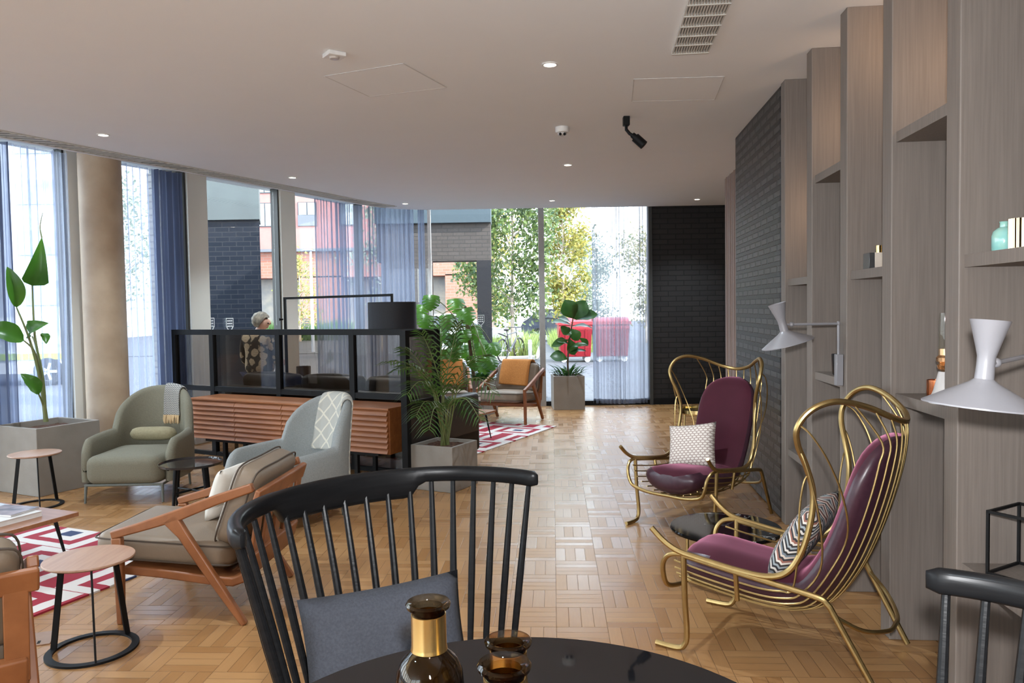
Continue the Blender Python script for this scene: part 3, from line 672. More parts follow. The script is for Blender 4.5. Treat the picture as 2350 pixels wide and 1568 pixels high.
def chairM(root, x, y, z, lean, yaw=0.0, roll=0.0):
    return Matrix.Translation(root.location) @ Matrix.Rotation(root.rotation_euler.z, 4, 'Z') @ Matrix.Translation((x, y, z)) @ Matrix.Rotation(yaw, 4, 'Z') @ Matrix.Rotation(lean, 4, 'X') @ Matrix.Rotation(roll, 4, 'Y')
put_pillow(0.36, 0.36, 0.12, zigzag(), 'zigzag patterned pillow on the near brass chair', chairM(wc, -0.02, 0.06, 0.372, math.radians(32), 0.0, math.radians(-4)))
put_pillow(0.36, 0.33, 0.12, dots(), 'white dotted pillow on the brass chair by the brick wall', chairM(wc2, 0.03, 0.135, 0.365, math.radians(24), math.radians(6), math.radians(10)))
# ---------------------------------------------------------------- low marble table between them
def marble(name, base, vein, sc, w=0.02):
    m, t = newmat(name); tc = t.n('TexCoord'); n = t.n('TexNoise'); n.inputs['Scale'].default_value = sc; n.inputs['Detail'].default_value = 5; n.inputs['Distortion'].default_value = 0.6; t.l(tc.outputs['Object'], n.inputs['Vector'])
    d = t.math('ABSOLUTE', t.math('SUBTRACT', n.outputs['Fac'], 0.5)); k = t.n('MapRange'); t.l(d, k.inputs[0]); k.inputs[1].default_value = 0.0; k.inputs[2].default_value = w
    n2 = t.n('TexNoise'); n2.inputs['Scale'].default_value = sc * 0.6; t.l(tc.outputs['Object'], n2.inputs['Vector'])
    f = t.math('MAXIMUM', k.outputs[0], t.math('MULTIPLY', t.math('SUBTRACT', 0.56, n2.outputs['Fac']), 9.0)); f = t.math('MINIMUM', f, 1.0)
    t.l(t.mix(f, vein, base), t.b.inputs['Base Color']); t.b.inputs['Roughness'].default_value = 0.08; t.b.inputs['Specular IOR Level'].default_value = 0.18; return m
M_marb = marble('black_marble', (0.004, 0.004, 0.004), (0.45, 0.44, 0.42), 2.2, 0.006)
t = thing('side_table', 'low round black marble table with white veins between the brass chairs', 'side table', (1.175, 4.28, 0))
mb = MB(); mb.lathe([(0.0, 0.245), (0.285, 0.245), (0.302, 0.252), (0.305, 0.262), (0.300, 0.27), (0.0, 0.27)], 64, caps=False); mb.obj('tabletop', M_marb, t)
mb = MB(); mb.tube([(0.22 * math.cos(2 * PI * k / 40), 0.22 * math.sin(2 * PI * k / 40), 0.012) for k in range(40)], 0.011, 8, closed=True); mb.obj('base_ring', M_brass, t)
for k in range(3):
    a = 2 * PI * k / 3 + 0.5; mb = MB(); mb.tube([(0.22 * math.cos(a), 0.22 * math.sin(a), 0.012), (0.22 * math.cos(a), 0.22 * math.sin(a), 0.246)], 0.010, 8); mb.obj('leg', M_brass, t)
# thin brass table peeping out behind the far chair
t = thing('side_table', 'small brass rimmed table behind the brass chair by the brick wall', 'side table', (0.0, 0, 0))
p = at_y(1604, 940, 6.6); t.location = (p.x + 0.02, 6.6, 0); hz = p.z
mb = MB(); mb.lathe([(0.0, hz - 0.03), (0.19, hz - 0.03), (0.20, hz - 0.02), (0.20, hz + 0.01), (0.192, hz + 0.01), (0.19, hz - 0.01), (0, hz - 0.01)], 40, caps=False); mb.obj('tray', mat('polished_brass', (0.75, 0.56, 0.25), 0.15, 1.0), t)
for k in range(3):
    a = 2 * PI * k / 3 + 0.2; mb = MB(); mb.tube([(0.17 * math.cos(a), 0.17 * math.sin(a), hz - 0.02), (0.19 * math.cos(a), 0.19 * math.sin(a), 0.0)], 0.008, 8); mb.obj('leg', M_brass, t)
# ================================================================ dining table, spindle chairs, vases
M_blk = mat('black_stained_ash', (0.006, 0.006, 0.0065), 0.33, col2=(0.009, 0.009, 0.0095), scale=8, stretch=(1, 1, 14), bump=0.05, spec=0.14)
def make_spindle(label):
    t = thing('spindle_chair', label, 'chair', group='black spindle dining chairs')
    A, B = 0.46, 0.40
    def arc(th, a, b): return Vector((a * math.cos(th), -b * math.sin(th), 0))
    # crest rail
    n = 56; rings = []
    for i in range(n + 1):
        u = i / n; th = math.radians(3) + u * math.radians(174); c = arc(th, A, B); d = Vector((-A * math.sin(th), -B * math.cos(th), 0)).normalized(); nrm = Vector((d.y, -d.x, 0))
        q = abs(u - 0.5); k = 1 - min(1, max(0, (q - 0.155) / 0.035)); k = k * k * (3 - 2 * k)
        h0 = 0.048 + 0.05 * k; w = 0.036
        e = min(u, 1 - u) / 0.012; ee = math.sqrt(max(0.06, 1 - (1 - min(1, e)) ** 2)); top = 1.0
        sec = []
        for a_ in range(12):
            an = 2 * PI * a_ / 12; cx = math.copysign(abs(math.cos(an)) ** 0.6, math.cos(an)); cz = math.copysign(abs(math.sin(an)) ** 0.6, math.sin(an))
            sec.append(c + nrm * (w / 2 * cx * ee) + Vector((0, 0, top - h0 / 2 + h0 / 2 * cz * (0.6 + 0.4 * ee))))
        rings.append(sec)
    mb = MB(); mb.loft(rings); mb.obj('crest_rail', M_blk, t, angle=60)
    NS = 19
    for i in range(NS):
        u = 0.028 + 0.944 * i / (NS - 1); th = math.radians(3) + u * math.radians(174)
        a = arc(th, A, B) + Vector((0, 0, 0.962)); b = arc(math.radians(2) + u * math.radians(176), 0.345, 0.29) + Vector((0, 0.02, 0.455)); m = a.lerp(b, 0.55)
        mb = MB(); mb.tube([a, a.lerp(b, 0.3), m, a.lerp(b, 0.8), b], [0.0078, 0.0098, 0.0112, 0.0105, 0.0090], 10); mb.obj('spindle', M_blk, t)
    # seat
    pts = [arc(math.radians(-12 + 204 * k / 30), 0.375, 0.325) for k in range(31)] + [Vector((-0.24, 0.235, 0)), Vector((0.0, 0.26, 0)), Vector((0.24, 0.235, 0))]
    P = cat(pts, 2, closed=True); rings = []
    for q, z in ((0.90, 0.425), (0.97, 0.432), (1.0, 0.445), (0.985, 0.458), (0.93, 0.463), (0.6, 0.455), (0.2, 0.452)): rings.append([Vector((p.x * q, p.y * q, z)) for p in P])
    mb = MB(); mb.loft(rings); mb.obj('seat', M_blk, t)
    for sx in (-1, 1):
        for sy in (-1, 1):
            mb = MB(); mb.tube([(sx * 0.20, sy * 0.17 - 0.02, 0.43), (sx * 0.25, sy * 0.21 - 0.02, 0.2), (sx * 0.285, sy * 0.245 - 0.02, 0.0)], [0.019, 0.0185, 0.013], 10); mb.obj('leg', M_blk, t)
    mb = MB(); mb.tube([(-0.255, 0.0, 0.19), (0.255, 0.0, 0.19)], 0.011, 8); mb.tube([(-0.25, 0.19, 0.2), (-0.255, -0.23, 0.2)], 0.011, 8); mb.tube([(0.25, 0.19, 0.2), (0.255, -0.23, 0.2)], 0.011, 8); mb.obj('stretcher', M_blk, t)
    return t
sc1 = make_spindle('black spindle chair with a grey cushion across the glass table')
sc1.location = (-0.265, 2.045, 0); sc1.rotation_euler = (0, 0, face_rz((0.65, -0.76)))
sc2 = copy_tree(sc1, (0.615, 1.02, 0), face_rz((-0.95, 0.31)), 'black spindle chair at the table edge, partly cut off beside the shelves')
M_gcush = mat('slate_linen', (0.034, 0.037, 0.047), 0.9, col2=(0.023, 0.025, 0.033), scale=160, bump=0.25, detail=2)
P0 = Matrix.Translation(sc1.location) @ Matrix.Rotation(sc1.rotation_euler.z, 4, 'Z')
o = pillow(0.43, 0.32, 0.13, pinch=0.05).obj('pillow', M_gcush, angle=180); tag(o, 'slate grey cushion leaning on the spindle chair back', 'cushion')
o.matrix_world = Matrix.Translation((-0.315, 1.955, 0.468)) @ Matrix.Rotation(face_rz((0.34, -0.94)) , 4, 'Z') @ Matrix.Rotation(math.radians(16), 4, 'X') @ Matrix.Rotation(math.radians(3), 4, 'Y')
# table
M_bglass = mat('black_glass', (0.006, 0.006, 0.007), 0.03, spec=0.6)
t = thing('dining_table', 'round black glass dining table in the foreground', 'table', (0.0, 1.232, 0))
mb = MB(); mb.lathe([(0, 0.724), (0.532, 0.724), (0.540, 0.728), (0.540, 0.736), (0.536, 0.74), (0, 0.74)], 96, caps=False); mb.obj('tabletop', M_bglass, t)
mb = MB(); mb.lathe([(0.0, 0.724), (0.16, 0.724), (0.05, 0.70), (0.035, 0.62), (0.035, 0.10), (0.06, 0.05), (0, 0.05)], 32, caps=False); mb.obj('pedestal', M_blackm, t)
mb = MB(); mb.lathe([(0, 0), (0.26, 0), (0.26, 0.012), (0.06, 0.05), (0, 0.05)], 48, caps=False); mb.obj('base', M_blackm, t)
# vases
def smoke_glass():
    m, t = newmat('smoked_glass'); t.nt.nodes.remove(t.b)
    tr = t.n('BsdfTransparent'); lw = t.n('LayerWeight'); lw.inputs[0].default_value = 0.35
    t.l(t.mix(lw.outputs['Facing'], (0.80, 0.66, 0.46), (0.28, 0.17, 0.07)), tr.inputs[0])
    gl = t.n('BsdfGlossy'); gl.inputs['Roughness'].default_value = 0.0
    fr = t.n('Fresnel'); ge = t.n('NewGeometry'); t.l(t.math('ADD', 1.5, t.math('MULTIPLY', ge.outputs['Backfacing'], 1 / 1.5 - 1.5)), fr.inputs[0])
    mx = t.n('MixShader'); t.l(fr.outputs[0], mx.inputs[0]); t.l(tr.outputs[0], mx.inputs[1]); t.l(gl.outputs[0], mx.inputs[2]); t.l(mx.outputs[0], t.out.inputs[0]); return m
M_smoke = smoke_glass()
M_gold = mat('satin_gold', (0.72, 0.50, 0.20), 0.24, 1.0, col2=(0.66, 0.45, 0.17), scale=10)
v = thing('vase', 'smoked glass bottle vase with brass neck, frontmost and left of the three', 'vase', group='smoked glass bottle vases')
mb = MB()
outer = [(0.0, 0.002), (0.046, 0.002), (0.053, 0.010), (0.0545, 0.04), (0.0545, 0.165), (0.052, 0.192), (0.044, 0.210), (0.032, 0.222), (0.0262, 0.228), (0.0258, 0.285), (0.027, 0.290), (0.034, 0.295), (0.0355, 0.300), (0.033, 0.304), (0.027, 0.302)]
inner = [(0.0225, 0.297), (0.0222, 0.230), (0.030, 0.218), (0.041, 0.206), (0.049, 0.190), (0.0512, 0.165), (0.0512, 0.04), (0.049, 0.012), (0.0, 0.008)]
mb.lathe(outer + inner, 40, caps=False); mb.obj('glass_body', M_smoke, v)
mb = MB(); mb.lathe([(0.0262, 0.2275), (0.0290, 0.2275), (0.0285, 0.231), (0.0278, 0.234), (0.0275, 0.284), (0.0262, 0.2845)], 40, caps=False); mb.obj('brass_collar', M_gold, v)
def vase_at(px, Y): q = at_y(px, 1400, Y); return Vector((q.x, Y, 0.74))
v.location = vase_at(983, 1.20)
copy_tree(v, vase_at(1155, 0.985), label='smoked glass bottle vase cut off by the bottom edge of the photo')
v3 = copy_tree(v, vase_at(1165, 1.13), label='smoked glass bottle vase mostly hidden behind another vase'); v3.scale = (1, 1, 0.895)
# ================================================================ directions of the lounge furniture
E1 = Vector((0.888, -0.459, 0)); B1 = Vector((0.459, 0.888, 0))           # along / behind the glazed partition
RZE = math.atan2(E1.y, E1.x)
M_teak = mat('teak', (0.285, 0.105, 0.037), 0.42, col2=(0.215, 0.075, 0.025), scale=4, stretch=(3, 3, 3), detail=6)
M_walnut = mat('walnut', (0.33, 0.115, 0.032), 0.45, col2=(0.24, 0.080, 0.022), scale=3, stretch=(1.2, 9, 9), detail=6, bump=0.05)
M_taupe = mat('taupe_leather', (0.225, 0.170, 0.120), 0.5, col2=(0.195, 0.145, 0.10), scale=6, bump=0.08, bscale=120)
M_pipe = mat('dark_piping', (0.07, 0.05, 0.035), 0.6)
M_oak = mat('oak_top', (0.42, 0.255, 0.17), 0.35, col2=(0.34, 0.195, 0.125), scale=4, stretch=(12, 1.2, 1), detail=5)
M_sage = mat('sage_wool', (0.185, 0.173, 0.125), 0.9, col2=(0.155, 0.145, 0.104), scale=120, bump=0.2, detail=2)
M_mist = mat('mist_wool', (0.265, 0.28, 0.275), 0.9, col2=(0.22, 0.232, 0.228), scale=120, bump=0.2, detail=2)
M_olive = mat('olive_linen', (0.30, 0.265, 0.165), 0.9, col2=(0.26, 0.225, 0.135), scale=60, bump=0.2)
M_legg = mat('grey_green_legs', (0.12, 0.13, 0.115), 0.45)
# ================================================================ teak lounge chair
def make_lounge(label):
    t = thing('lounge_chair', label, 'armchair', group='teak lounge chairs')
    for s in (-1, 1):
        x = s * 0.335; T = 0.036
        def plank(name, pts, wd):                     # pts (y,z) centre line, wd width along it
            mb = MB(); P = [Vector((x, a, b)) for a, b in pts]; rings = []
            for i, p in enumerate(P):
                d = (P[min(i + 1, len(P) - 1)] - P[max(i - 1, 0)]).normalized(); nrm = Vector((0, -d.z, d.y)); w = wd[i] if isinstance(wd, list) else wd
                rings.append([p + Vector((-T / 2, 0, 0)) - nrm * w / 2, p + Vector((T / 2, 0, 0)) - nrm * w / 2, p + Vector((T / 2, 0, 0)) + nrm * w / 2, p + Vector((-T / 2, 0, 0)) + nrm * w / 2])
            mb.loft(rings); return mb.obj(name, M_teak, t, bevel=0.007, angle=30)
        plank('front_leg', [(0.305, 0.0), (0.305, 0.25), (0.310, 0.425)], [0.030, 0.044, 0.052])
        plank('armrest', [(0.335, 0.437), (0.20, 0.474), (0.0, 0.535), (-0.20, 0.612), (-0.37, 0.668)], [0.040, 0.044, 0.056, 0.048, 0.042])
        plank('rear_leg', [(0.045, 0.525), (-0.02, 0.44), (-0.17, 0.21), (-0.31, 0.0)], [0.080, 0.052, 0.044, 0.030])
    # tray that carries the cushions
    mb = MB(); P = [(0.30, 0.255), (0.10, 0.235), (-0.12, 0.205), (-0.24, 0.195), (-0.295, 0.215), (-0.325, 0.27), (-0.345, 0.34)]; rings = []
    for i, (y, z) in enumerate(P):
        a = Vector((0, *P[max(i - 1, 0)])); b = Vector((0, *P[min(i + 1, len(P) - 1)])); d = (b - a).normalized(); nrm = Vector((0, -d.z, d.y)) * 0.5
        rings.append([Vector((-0.31, y, z)) - nrm * 0.045, Vector((0.31, y, z)) - nrm * 0.045, Vector((0.31, y, z)) + nrm * 0.045, Vector((-0.31, y, z)) + nrm * 0.045])
    mb.loft(rings); mb.obj('seat_frame', M_teak, t, bevel=0.008, angle=40)
    mb = MB(); mb.bar((-0.35, -0.385, 0.612), (0.35, -0.385, 0.612), 0.03, 0.085, up=(0, -0.35, 1)); mb.obj('top_rail', M_teak, t, bevel=0.008)
    for k in range(5):
        xx = -0.28 + 0.14 * k; mb = MB(); mb.bar((xx, -0.325, 0.25), (xx, -0.385, 0.60), 0.075, 0.016, up=(0, 1, 0)); mb.obj('back_slat', M_teak, t, bevel=0.004)
    c = rbox(0.60, 0.70, 0.135, r=0.045, crown=0.022); o = c.obj('seat_cushion', M_taupe, t); o.location = (0, 0.115, 0.275); o.rotation_euler = (math.radians(4.0), 0, 0)
    mb = MB()
    for z in (0.022, 0.113):
        pts = [Vector((sx * 0.302, sy * 0.352, z)) for sx, sy in ((-1, -1), (1, -1), (1, 1), (-1, 1))]
        q = []
        for i in range(4):
            a, b = pts[i], pts[(i + 1) % 4]; q += [a.lerp(b, 0.09), a.lerp(b, 0.5), a.lerp(b, 0.91)]
        mb.tube(cat(q, 4, closed=True), 0.0045, 6, closed=True)
    p = mb.obj('piping', M_pipe, t); p.location = o.location; p.rotation_euler = o.rotation_euler
    c = rbox(0.60, 0.40, 0.14, r=0.05, crown=0.03); o = c.obj('back_cushion', M_taupe, t); o.location = (0, -0.325, 0.532); o.rotation_euler = (math.radians(-70), 0, 0)
    mb = MB()
    for z in (0.025, 0.115):
        pts = [Vector((sx * 0.302, sy * 0.202, z)) for sx, sy in ((-1, -1), (1, -1), (1, 1), (-1, 1))]; q = []
        for i in range(4): a, b = pts[i], pts[(i + 1) % 4]; q += [a.lerp(b, 0.11), a.lerp(b, 0.5), a.lerp(b, 0.89)]
        mb.tube(cat(q, 4, closed=True), 0.0045, 6, closed=True)
    p = mb.obj('piping', M_pipe, t); p.location = o.location; p.rotation_euler = o.rotation_euler
    return t
lc = make_lounge('teak lounge chair with taupe cushions behind the black spindle chair')
lc.location = (-1.60, 4.035, 0); lc.rotation_euler = (0, 0, face_rz((-0.998, 0.055)))
copy_tree(lc, (-2.13, 2.70, 0), face_rz((-0.60, 0.80)), 'teak lounge chair seen from behind at the left edge')
lc3 = copy_tree(lc, (-0.03, 10.32, 0.01), face_rz((-0.40, -0.92)), 'teak lounge chair with orange throw, on the far rug left of the fig')
lc4 = copy_tree(lc, (-0.92, 10.48, 0.01), face_rz((0.12, -0.99)), 'teak lounge chair with orange throw half hidden by the palm')
M_rust = mat('rust_wool', (0.50, 0.20, 0.045), 0.9, col2=(0.42, 0.16, 0.035), scale=60, bump=0.2)
def draped(root, label, x0, x1, front, back, m, name='throw'):
    """folded blanket over the back cushion of a lounge chair: path in local (y,z)"""
    path = cat([(0, -0.106, 0.772 - front), (0, -0.153, 0.772 - front * 0.5), (0, -0.220, 0.762), (0, -0.263, 0.803), (0, -0.35, 0.80), (0, -0.413, 0.758), (0, -0.438, 0.70), (0, -0.422, 0.757 - back)], 5)
    mb = MB(); n = len(path)
    def f(u, v):
        x = x0 + (x1 - x0) * v; i = min(int(u * (n - 1)), n - 2); p = path[i].lerp(path[i + 1], u * (n - 1) - i)
        return (x, p.y + 0.006 * math.sin(v * 9 + u * 4), p.z + 0.02 * (v - 0.5) * (1 if u < 0.2 else 0))
    mb.grid(f, 40, 10); o = mb.obj(name, m, angle=180, solid=0.022); o.matrix_world = Matrix.Translation(root.location) @ Matrix.Rotation(root.rotation_euler.z, 4, 'Z')
    return tag(o, label, 'throw', 'orange throws on the far chairs')
draped(lc3, 'folded orange throw over the far lounge chair left of the fig', -0.20, 0.22, 0.30, 0.12, M_rust)
draped(lc4, 'folded orange throw over the lounge chair half hidden by the palm', -0.26, 0.22, 0.30, 0.12, M_rust)
o = pillow(0.34, 0.29, 0.11).obj('pillow', mat('white_linen', (0.62, 0.58, 0.52), 0.9, col2=(0.55, 0.51, 0.45), scale=8, bump=0.3), angle=180); tag(o, 'crumpled white linen pillow on the teak chair seat', 'cushion')
o.matrix_world = Matrix.Translation(lc.location) @ Matrix.Rotation(lc.rotation_euler.z, 4, 'Z') @ Matrix.Translation((0.13, -0.01, 0.415)) @ Matrix.Rotation(math.radians(-8), 4, 'Z') @ Matrix.Rotation(math.radians(20), 4, 'X')
# ================================================================ tub armchairs
def plan(u):
    """U-shaped centre line of the shell, u 0..1 from right front to left front; local x,y and outward normal"""
    P = [(0.355, 0.34), (0.375, 0.18), (0.372, 0.0), (0.345, -0.17), (0.285, -0.30), (0.17, -0.375), (0, -0.40)]
    return P
_pl = cat([Vector((*p, 0)) for p in plan(0)] + [Vector((-p[0], p[1], 0)) for p in plan(0)[-2::-1]], 6)
def shellpt(u, z, off):
    x = u * (len(_pl) - 1); i = min(int(x), len(_pl) - 2); p = _pl[i].lerp(_pl[i + 1], x - i); d = (_pl[min(i + 2, len(_pl) - 1)] - _pl[max(i - 1, 0)]).normalized(); n = Vector((d.y, -d.x, 0))
    if n.dot(p + Vector((0, 0.0, 0))) < 0: n = -n
    k = max(0, -p.y) / 0.40
    zz = max(0, z - 0.42)
    q = p + n * off; q.x *= 1 - 0.42 * zz * k * k * 1.1; q.y -= 0.24 * zz * k + 0.02; q.z = z; return q
def shellH(u):
    a = abs(2 * u - 1)                                 # 0 at back centre, 1 at arm front
    if a < 0.50: q = a / 0.50; return 0.555 + 0.352 * math.sqrt(max(0, 1 - q ** 2.6))
    q = (a - 0.50) / 0.50
    return 0.555 - 0.035 * q - 0.20 * max(0, (q - 0.72) / 0.28) ** 2
def make_tub(label, m):
    t = thing('tub_armchair', label, 'armchair')
    mb = MB(); rings = []; N = 64
    for i in range(N + 1):
        u = i / N; H = shellH(u); th = 0.042; e = min(u, 1 - u) / 0.03; th *= math.sqrt(max(0.03, 1 - (1 - min(1, e)) ** 2)); z0 = 0.165; r = []
        for z, o in ((z0, -th * 0.9), (z0 + 0.1, -th), (z0 + (H - z0) * 0.55, -th), (H - 0.05, -th * 0.95), (H - 0.015, -th * 0.65), (H, 0), (H - 0.015, th * 0.65), (H - 0.05, th * 0.95), (z0 + (H - z0) * 0.55, th), (z0 + 0.1, th), (z0, th * 0.9)): r.append(shellpt(u, z, o))
        rings.append(r)
    mb.loft(rings); mb.obj('shell', m, t, angle=70)
    c = rbox(0.66, 0.70, 0.235, r=0.07, crown=0.03); o = c.obj('seat_cushion', m, t); o.location = (0, 0.06, 0.155)
    mb = MB(); mb.tube([Vector((x, y, 0.15)) for x, y in ((-0.33, 0.37), (0.33, 0.37), (0.30, -0.30), (-0.30, -0.30))], 0.011, 8, closed=True); mb.obj('base_frame', M_legg, t)
    for x, y in ((-0.325, 0.365), (0.325, 0.365), (-0.29, -0.30), (0.29, -0.30)):
        mb = MB(); mb.tube([(x, y, 0.155), (x * 1.02, y * 1.03, 0.0)], [0.013, 0.010], 10); mb.obj('leg', M_legg, t)
    return t
ta = make_tub('sage green tub armchair with fringed grey throw, beside the tall planter', M_sage)
ta.location = (-3.13, 6.50, 0); ta.rotation_euler = (0, 0, face_rz((0.02, -1))); ta.scale = (0.93, 0.93, 0.955)
tb = copy_tree(ta, (-1.66, 5.62, 0), face_rz((-0.62, -0.78)), 'pale blue grey tub armchair with lattice throw, in front of the sideboard')
for ch in [o for o in COL.objects if o.parent == tb and o.name.split('.')[0] in ('shell', 'seat_cushion')]:
    ch.data = ch.data.copy(); ch.data.materials.clear(); ch.data.materials.append(M_mist)
def throw_on(root, u0, u1, zf, zb, m, label, fringe=None, off=0.010):
    def us(v): return u0 + (u1 - u0) * v
    def pt(v, q):                                      # q 0..1 front hem, over the rim, back hem
        u = us(v); H = shellH(u) + 0.012; th = 0.042 + off
        if q < 0.45: z = zf + (H - 0.05 - zf) * q / 0.45; return shellpt(u, z, -th - 0.008 * math.sin(v * 14 + q * 5) ** 2)
        if q < 0.55: a = (q - 0.45) / 0.10 * PI; return shellpt(u, H - 0.05 + 0.055 * math.sin(a), -th * math.cos(a))
        z = H - 0.05 + (zb - H + 0.05) * (q - 0.55) / 0.45; return shellpt(u, z, th + 0.010 * (1 + math.sin(v * 17)) * (q - 0.5) * 2)
    mb = MB(); mb.grid(lambda a, v: pt(v, a), 60, 16); o = mb.obj('throw', m, angle=180, solid=0.010); o.matrix_world = Matrix.Translation(root.location) @ Matrix.Rotation(root.rotation_euler.z, 4, 'Z') @ Matrix.Diagonal((*root.scale, 1)); tag(o, label, 'throw')
    if fringe:
        mb = MB(); r = random.Random(3)
        for k in range(34):
            v = (k + 0.5) / 34; p = pt(v, 0.0); d = Vector((r.uniform(-0.012, 0.012), r.uniform(0.004, 0.016), -0.075 * r.uniform(0.85, 1.1))); mb.tube([p, p + d * 0.5 + Vector((r.uniform(-.004, .004), 0.004, 0)), p + d], [0.0045, 0.005, 0.0035], 5)
        f = mb.obj('fringe', fringe, o); f['kind'] = 'stuff'
    return o
def herring():
    m, t = newmat('grey_twill'); tc = t.n('TexCoord'); sp = t.n('SeparateXYZ'); t.l(tc.outputs['Object'], sp.inputs[0])
    v = t.math('ADD', t.math('MULTIPLY', sp.outputs[2], 1.0), t.math('PINGPONG', sp.outputs[0], 0.012)); f = t.math('FRACT', t.math('MULTIPLY', v, 62.0)); k = t.math('GREATER_THAN', f, 0.5)
    t.l(t.mix(k, (0.10, 0.10, 0.105), (0.40, 0.385, 0.345)), t.b.inputs['Base Color']); t.b.inputs['Roughness'].default_value = 0.95; return m
def lattice():
    m, t = newmat('lattice_wool'); tc = t.n('TexCoord'); mp = t.n('Mapping'); mp.inputs['Rotation'].default_value = (0, math.radians(38), 0); t.l(tc.outputs['Object'], mp.inputs[0]); sp = t.n('SeparateXYZ'); t.l(mp.outputs[0], sp.inputs[0])
    def line(c, per, w): f = t.math('FRACT', t.math('DIVIDE', c, per)); return t.math('LESS_THAN', t.math('ABSOLUTE', t.math('SUBTRACT', f, 0.5)), w)
    k = t.math('MAXIMUM', line(sp.outputs[0], 0.095, 0.07), line(sp.outputs[2], 0.12, 0.06))
    t.l(t.mix(k, (0.40, 0.395, 0.36), (0.60, 0.57, 0.48)), t.b.inputs['Base Color']); t.b.inputs['Roughness'].default_value = 0.95; return m
throw_on(ta, 0.510, 0.628, 0.635, 0.60, herring(), 'grey twill throw with tan fringe on the sage armchair', fringe=mat('tan_fringe', (0.62, 0.45, 0.26), 0.9))
throw_on(tb, 0.41, 0.635, 0.47, 0.27, lattice(), 'pale lattice patterned throw on the blue grey armchair')
# bolster in the sage chair
mb = MB(); P = [Vector((-0.20 + 0.40 * k / 16, 0, 0)) for k in range(17)]; mb.tube(P, [0.06 * math.sqrt(max(0.02, 1 - abs(2 * k / 16 - 1) ** 5)) for k in range(17)], 18, flat=(1.0, 1.0))
o = mb.obj('bolster', M_olive, angle=180); tag(o, 'small olive bolster cushion on the sage armchair seat', 'cushion'); o.matrix_world = Matrix.Translation(ta.location) @ Matrix.Rotation(ta.rotation_euler.z, 4, 'Z') @ Matrix.Translation((0, -0.215, 0.468))
# ================================================================ round oak side tables
def make_stool(label):
    t = thing('side_table', label, 'side table', group='round oak side tables')
    mb = MB(); mb.lathe([(0, 0.408), (0.178, 0.408), (0.187, 0.414), (0.187, 0.419), (0.185, 0.422), (0, 0.422)], 64, caps=False); mb.obj('tabletop', M_oak, t)
    mb = MB(); mb.lathe([(0.158, 0.0), (0.190, 0.0), (0.190, 0.010), (0.158, 0.010), (0.158, 0.0)], 64, caps=False); mb.obj('base_ring', M_blackm, t, angle=30)
    for k in range(3):
        a = math.radians((-60, 60, 180)[k]); r0, r1 = 0.120, 0.172; c, s_ = math.cos(a), math.sin(a)
        mb = MB(); mb.bar((r0 * c, r0 * s_, 0.409), (r1 * c, r1 * s_, 0.008), 0.008, 0.026, up=(c, s_, 0)); mb.obj('leg', M_blackm, t)
    return t
st = make_stool('round oak side table with ring base in front of the teak chair'); st.location = (-1.905, 3.425, 0); st.rotation_euler = (0, 0, math.radians(2))
copy_tree(st, (-3.79, 6.10, 0), math.radians(8), 'round oak side table with ring base beside the tall planter')
# ================================================================ small black table between the tub chairs
t = thing('side_table', 'small black glass side table between the two tub armchairs', 'side table', (-2.50, 5.96, 0))
mb = MB(); mb.lathe([(0, 0.335), (0.215, 0.335), (0.232, 0.34), (0.236, 0.358), (0.230, 0.358), (0.226, 0.348), (0, 0.348)], 48, caps=False); mb.obj('tabletop', mat('smoked_top', (0.025, 0.022, 0.022), 0.06), t)
for k in range(4):
    a = PI / 4 + k * PI / 2 + 0.3; mb = MB(); mb.tube([(0.14 * math.cos(a), 0.14 * math.sin(a), 0.336), (0.175 * math.cos(a), 0.175 * math.sin(a), 0.0)], [0.017, 0.011], 10); mb.obj('leg', M_blk, t)
mb = MB()
for k in range(2):
    a = PI / 4 + k * PI / 2 + 0.3; mb.tube([(0.155 * math.cos(a), 0.155 * math.sin(a), 0.14), (-0.155 * math.cos(a), -0.155 * math.sin(a), 0.14)], 0.009, 8)
mb.obj('stretcher', M_blk, t)
# ================================================================ sideboard
p0 = Vector((-1.06, 6.58, 0)); L = 2.42; c0 = p0 - E1 * L / 2 + B1 * 0.19
t = thing('sideboard', 'long walnut sideboard with louvred doors in front of the partition', 'sideboard', c0, RZE)
mb = MB(); mb.box((0, 0.0, 0.462), (L, 0.36, 0.385)); mb.obj('body', M_walnut, t, smooth=False, bevel=0.003)
mb = MB(); mb.box((0, -0.004, 0.661), (L + 0.01, 0.40, 0.018)); mb.obj('top', M_walnut, t, smooth=False, bevel=0.003)
for d in range(4):
    x0 = -L / 2 + 0.012 + d * (L - 0.02) / 4; w = (L - 0.02) / 4 - 0.006; mb = MB()
    for k in range(8):
        z = 0.275 + 0.0468 * k; mb.add([(x0, -0.182, z), (x0 + w, -0.182, z), (x0 + w, -0.210, z + 0.004), (x0, -0.210, z + 0.004), (x0, -0.182, z + 0.0455), (x0 + w, -0.182, z + 0.0455), (x0 + w, -0.184, z + 0.0455), (x0, -0.184, z + 0.0455)], [(0, 3, 2, 1), (4, 5, 6, 7), (3, 7, 6, 2), (0, 4, 7, 3), (1, 2, 6, 5), (0, 1, 5, 4)])
    mb.obj('door', M_walnut, t, smooth=False)
mb = MB(); mb.box((0, 0, 0.255), (L - 0.3, 0.30, 0.028)); mb.obj('base_frame', M_blackm, t, smooth=False)
for sx in (-1, 1):
    for sy in (-1, 1): mb = MB(); mb.box((sx * (L / 2 - 0.40), sy * 0.13, 0.122), (0.035, 0.035, 0.245)); mb.obj('leg', M_blackm, t, smooth=False)
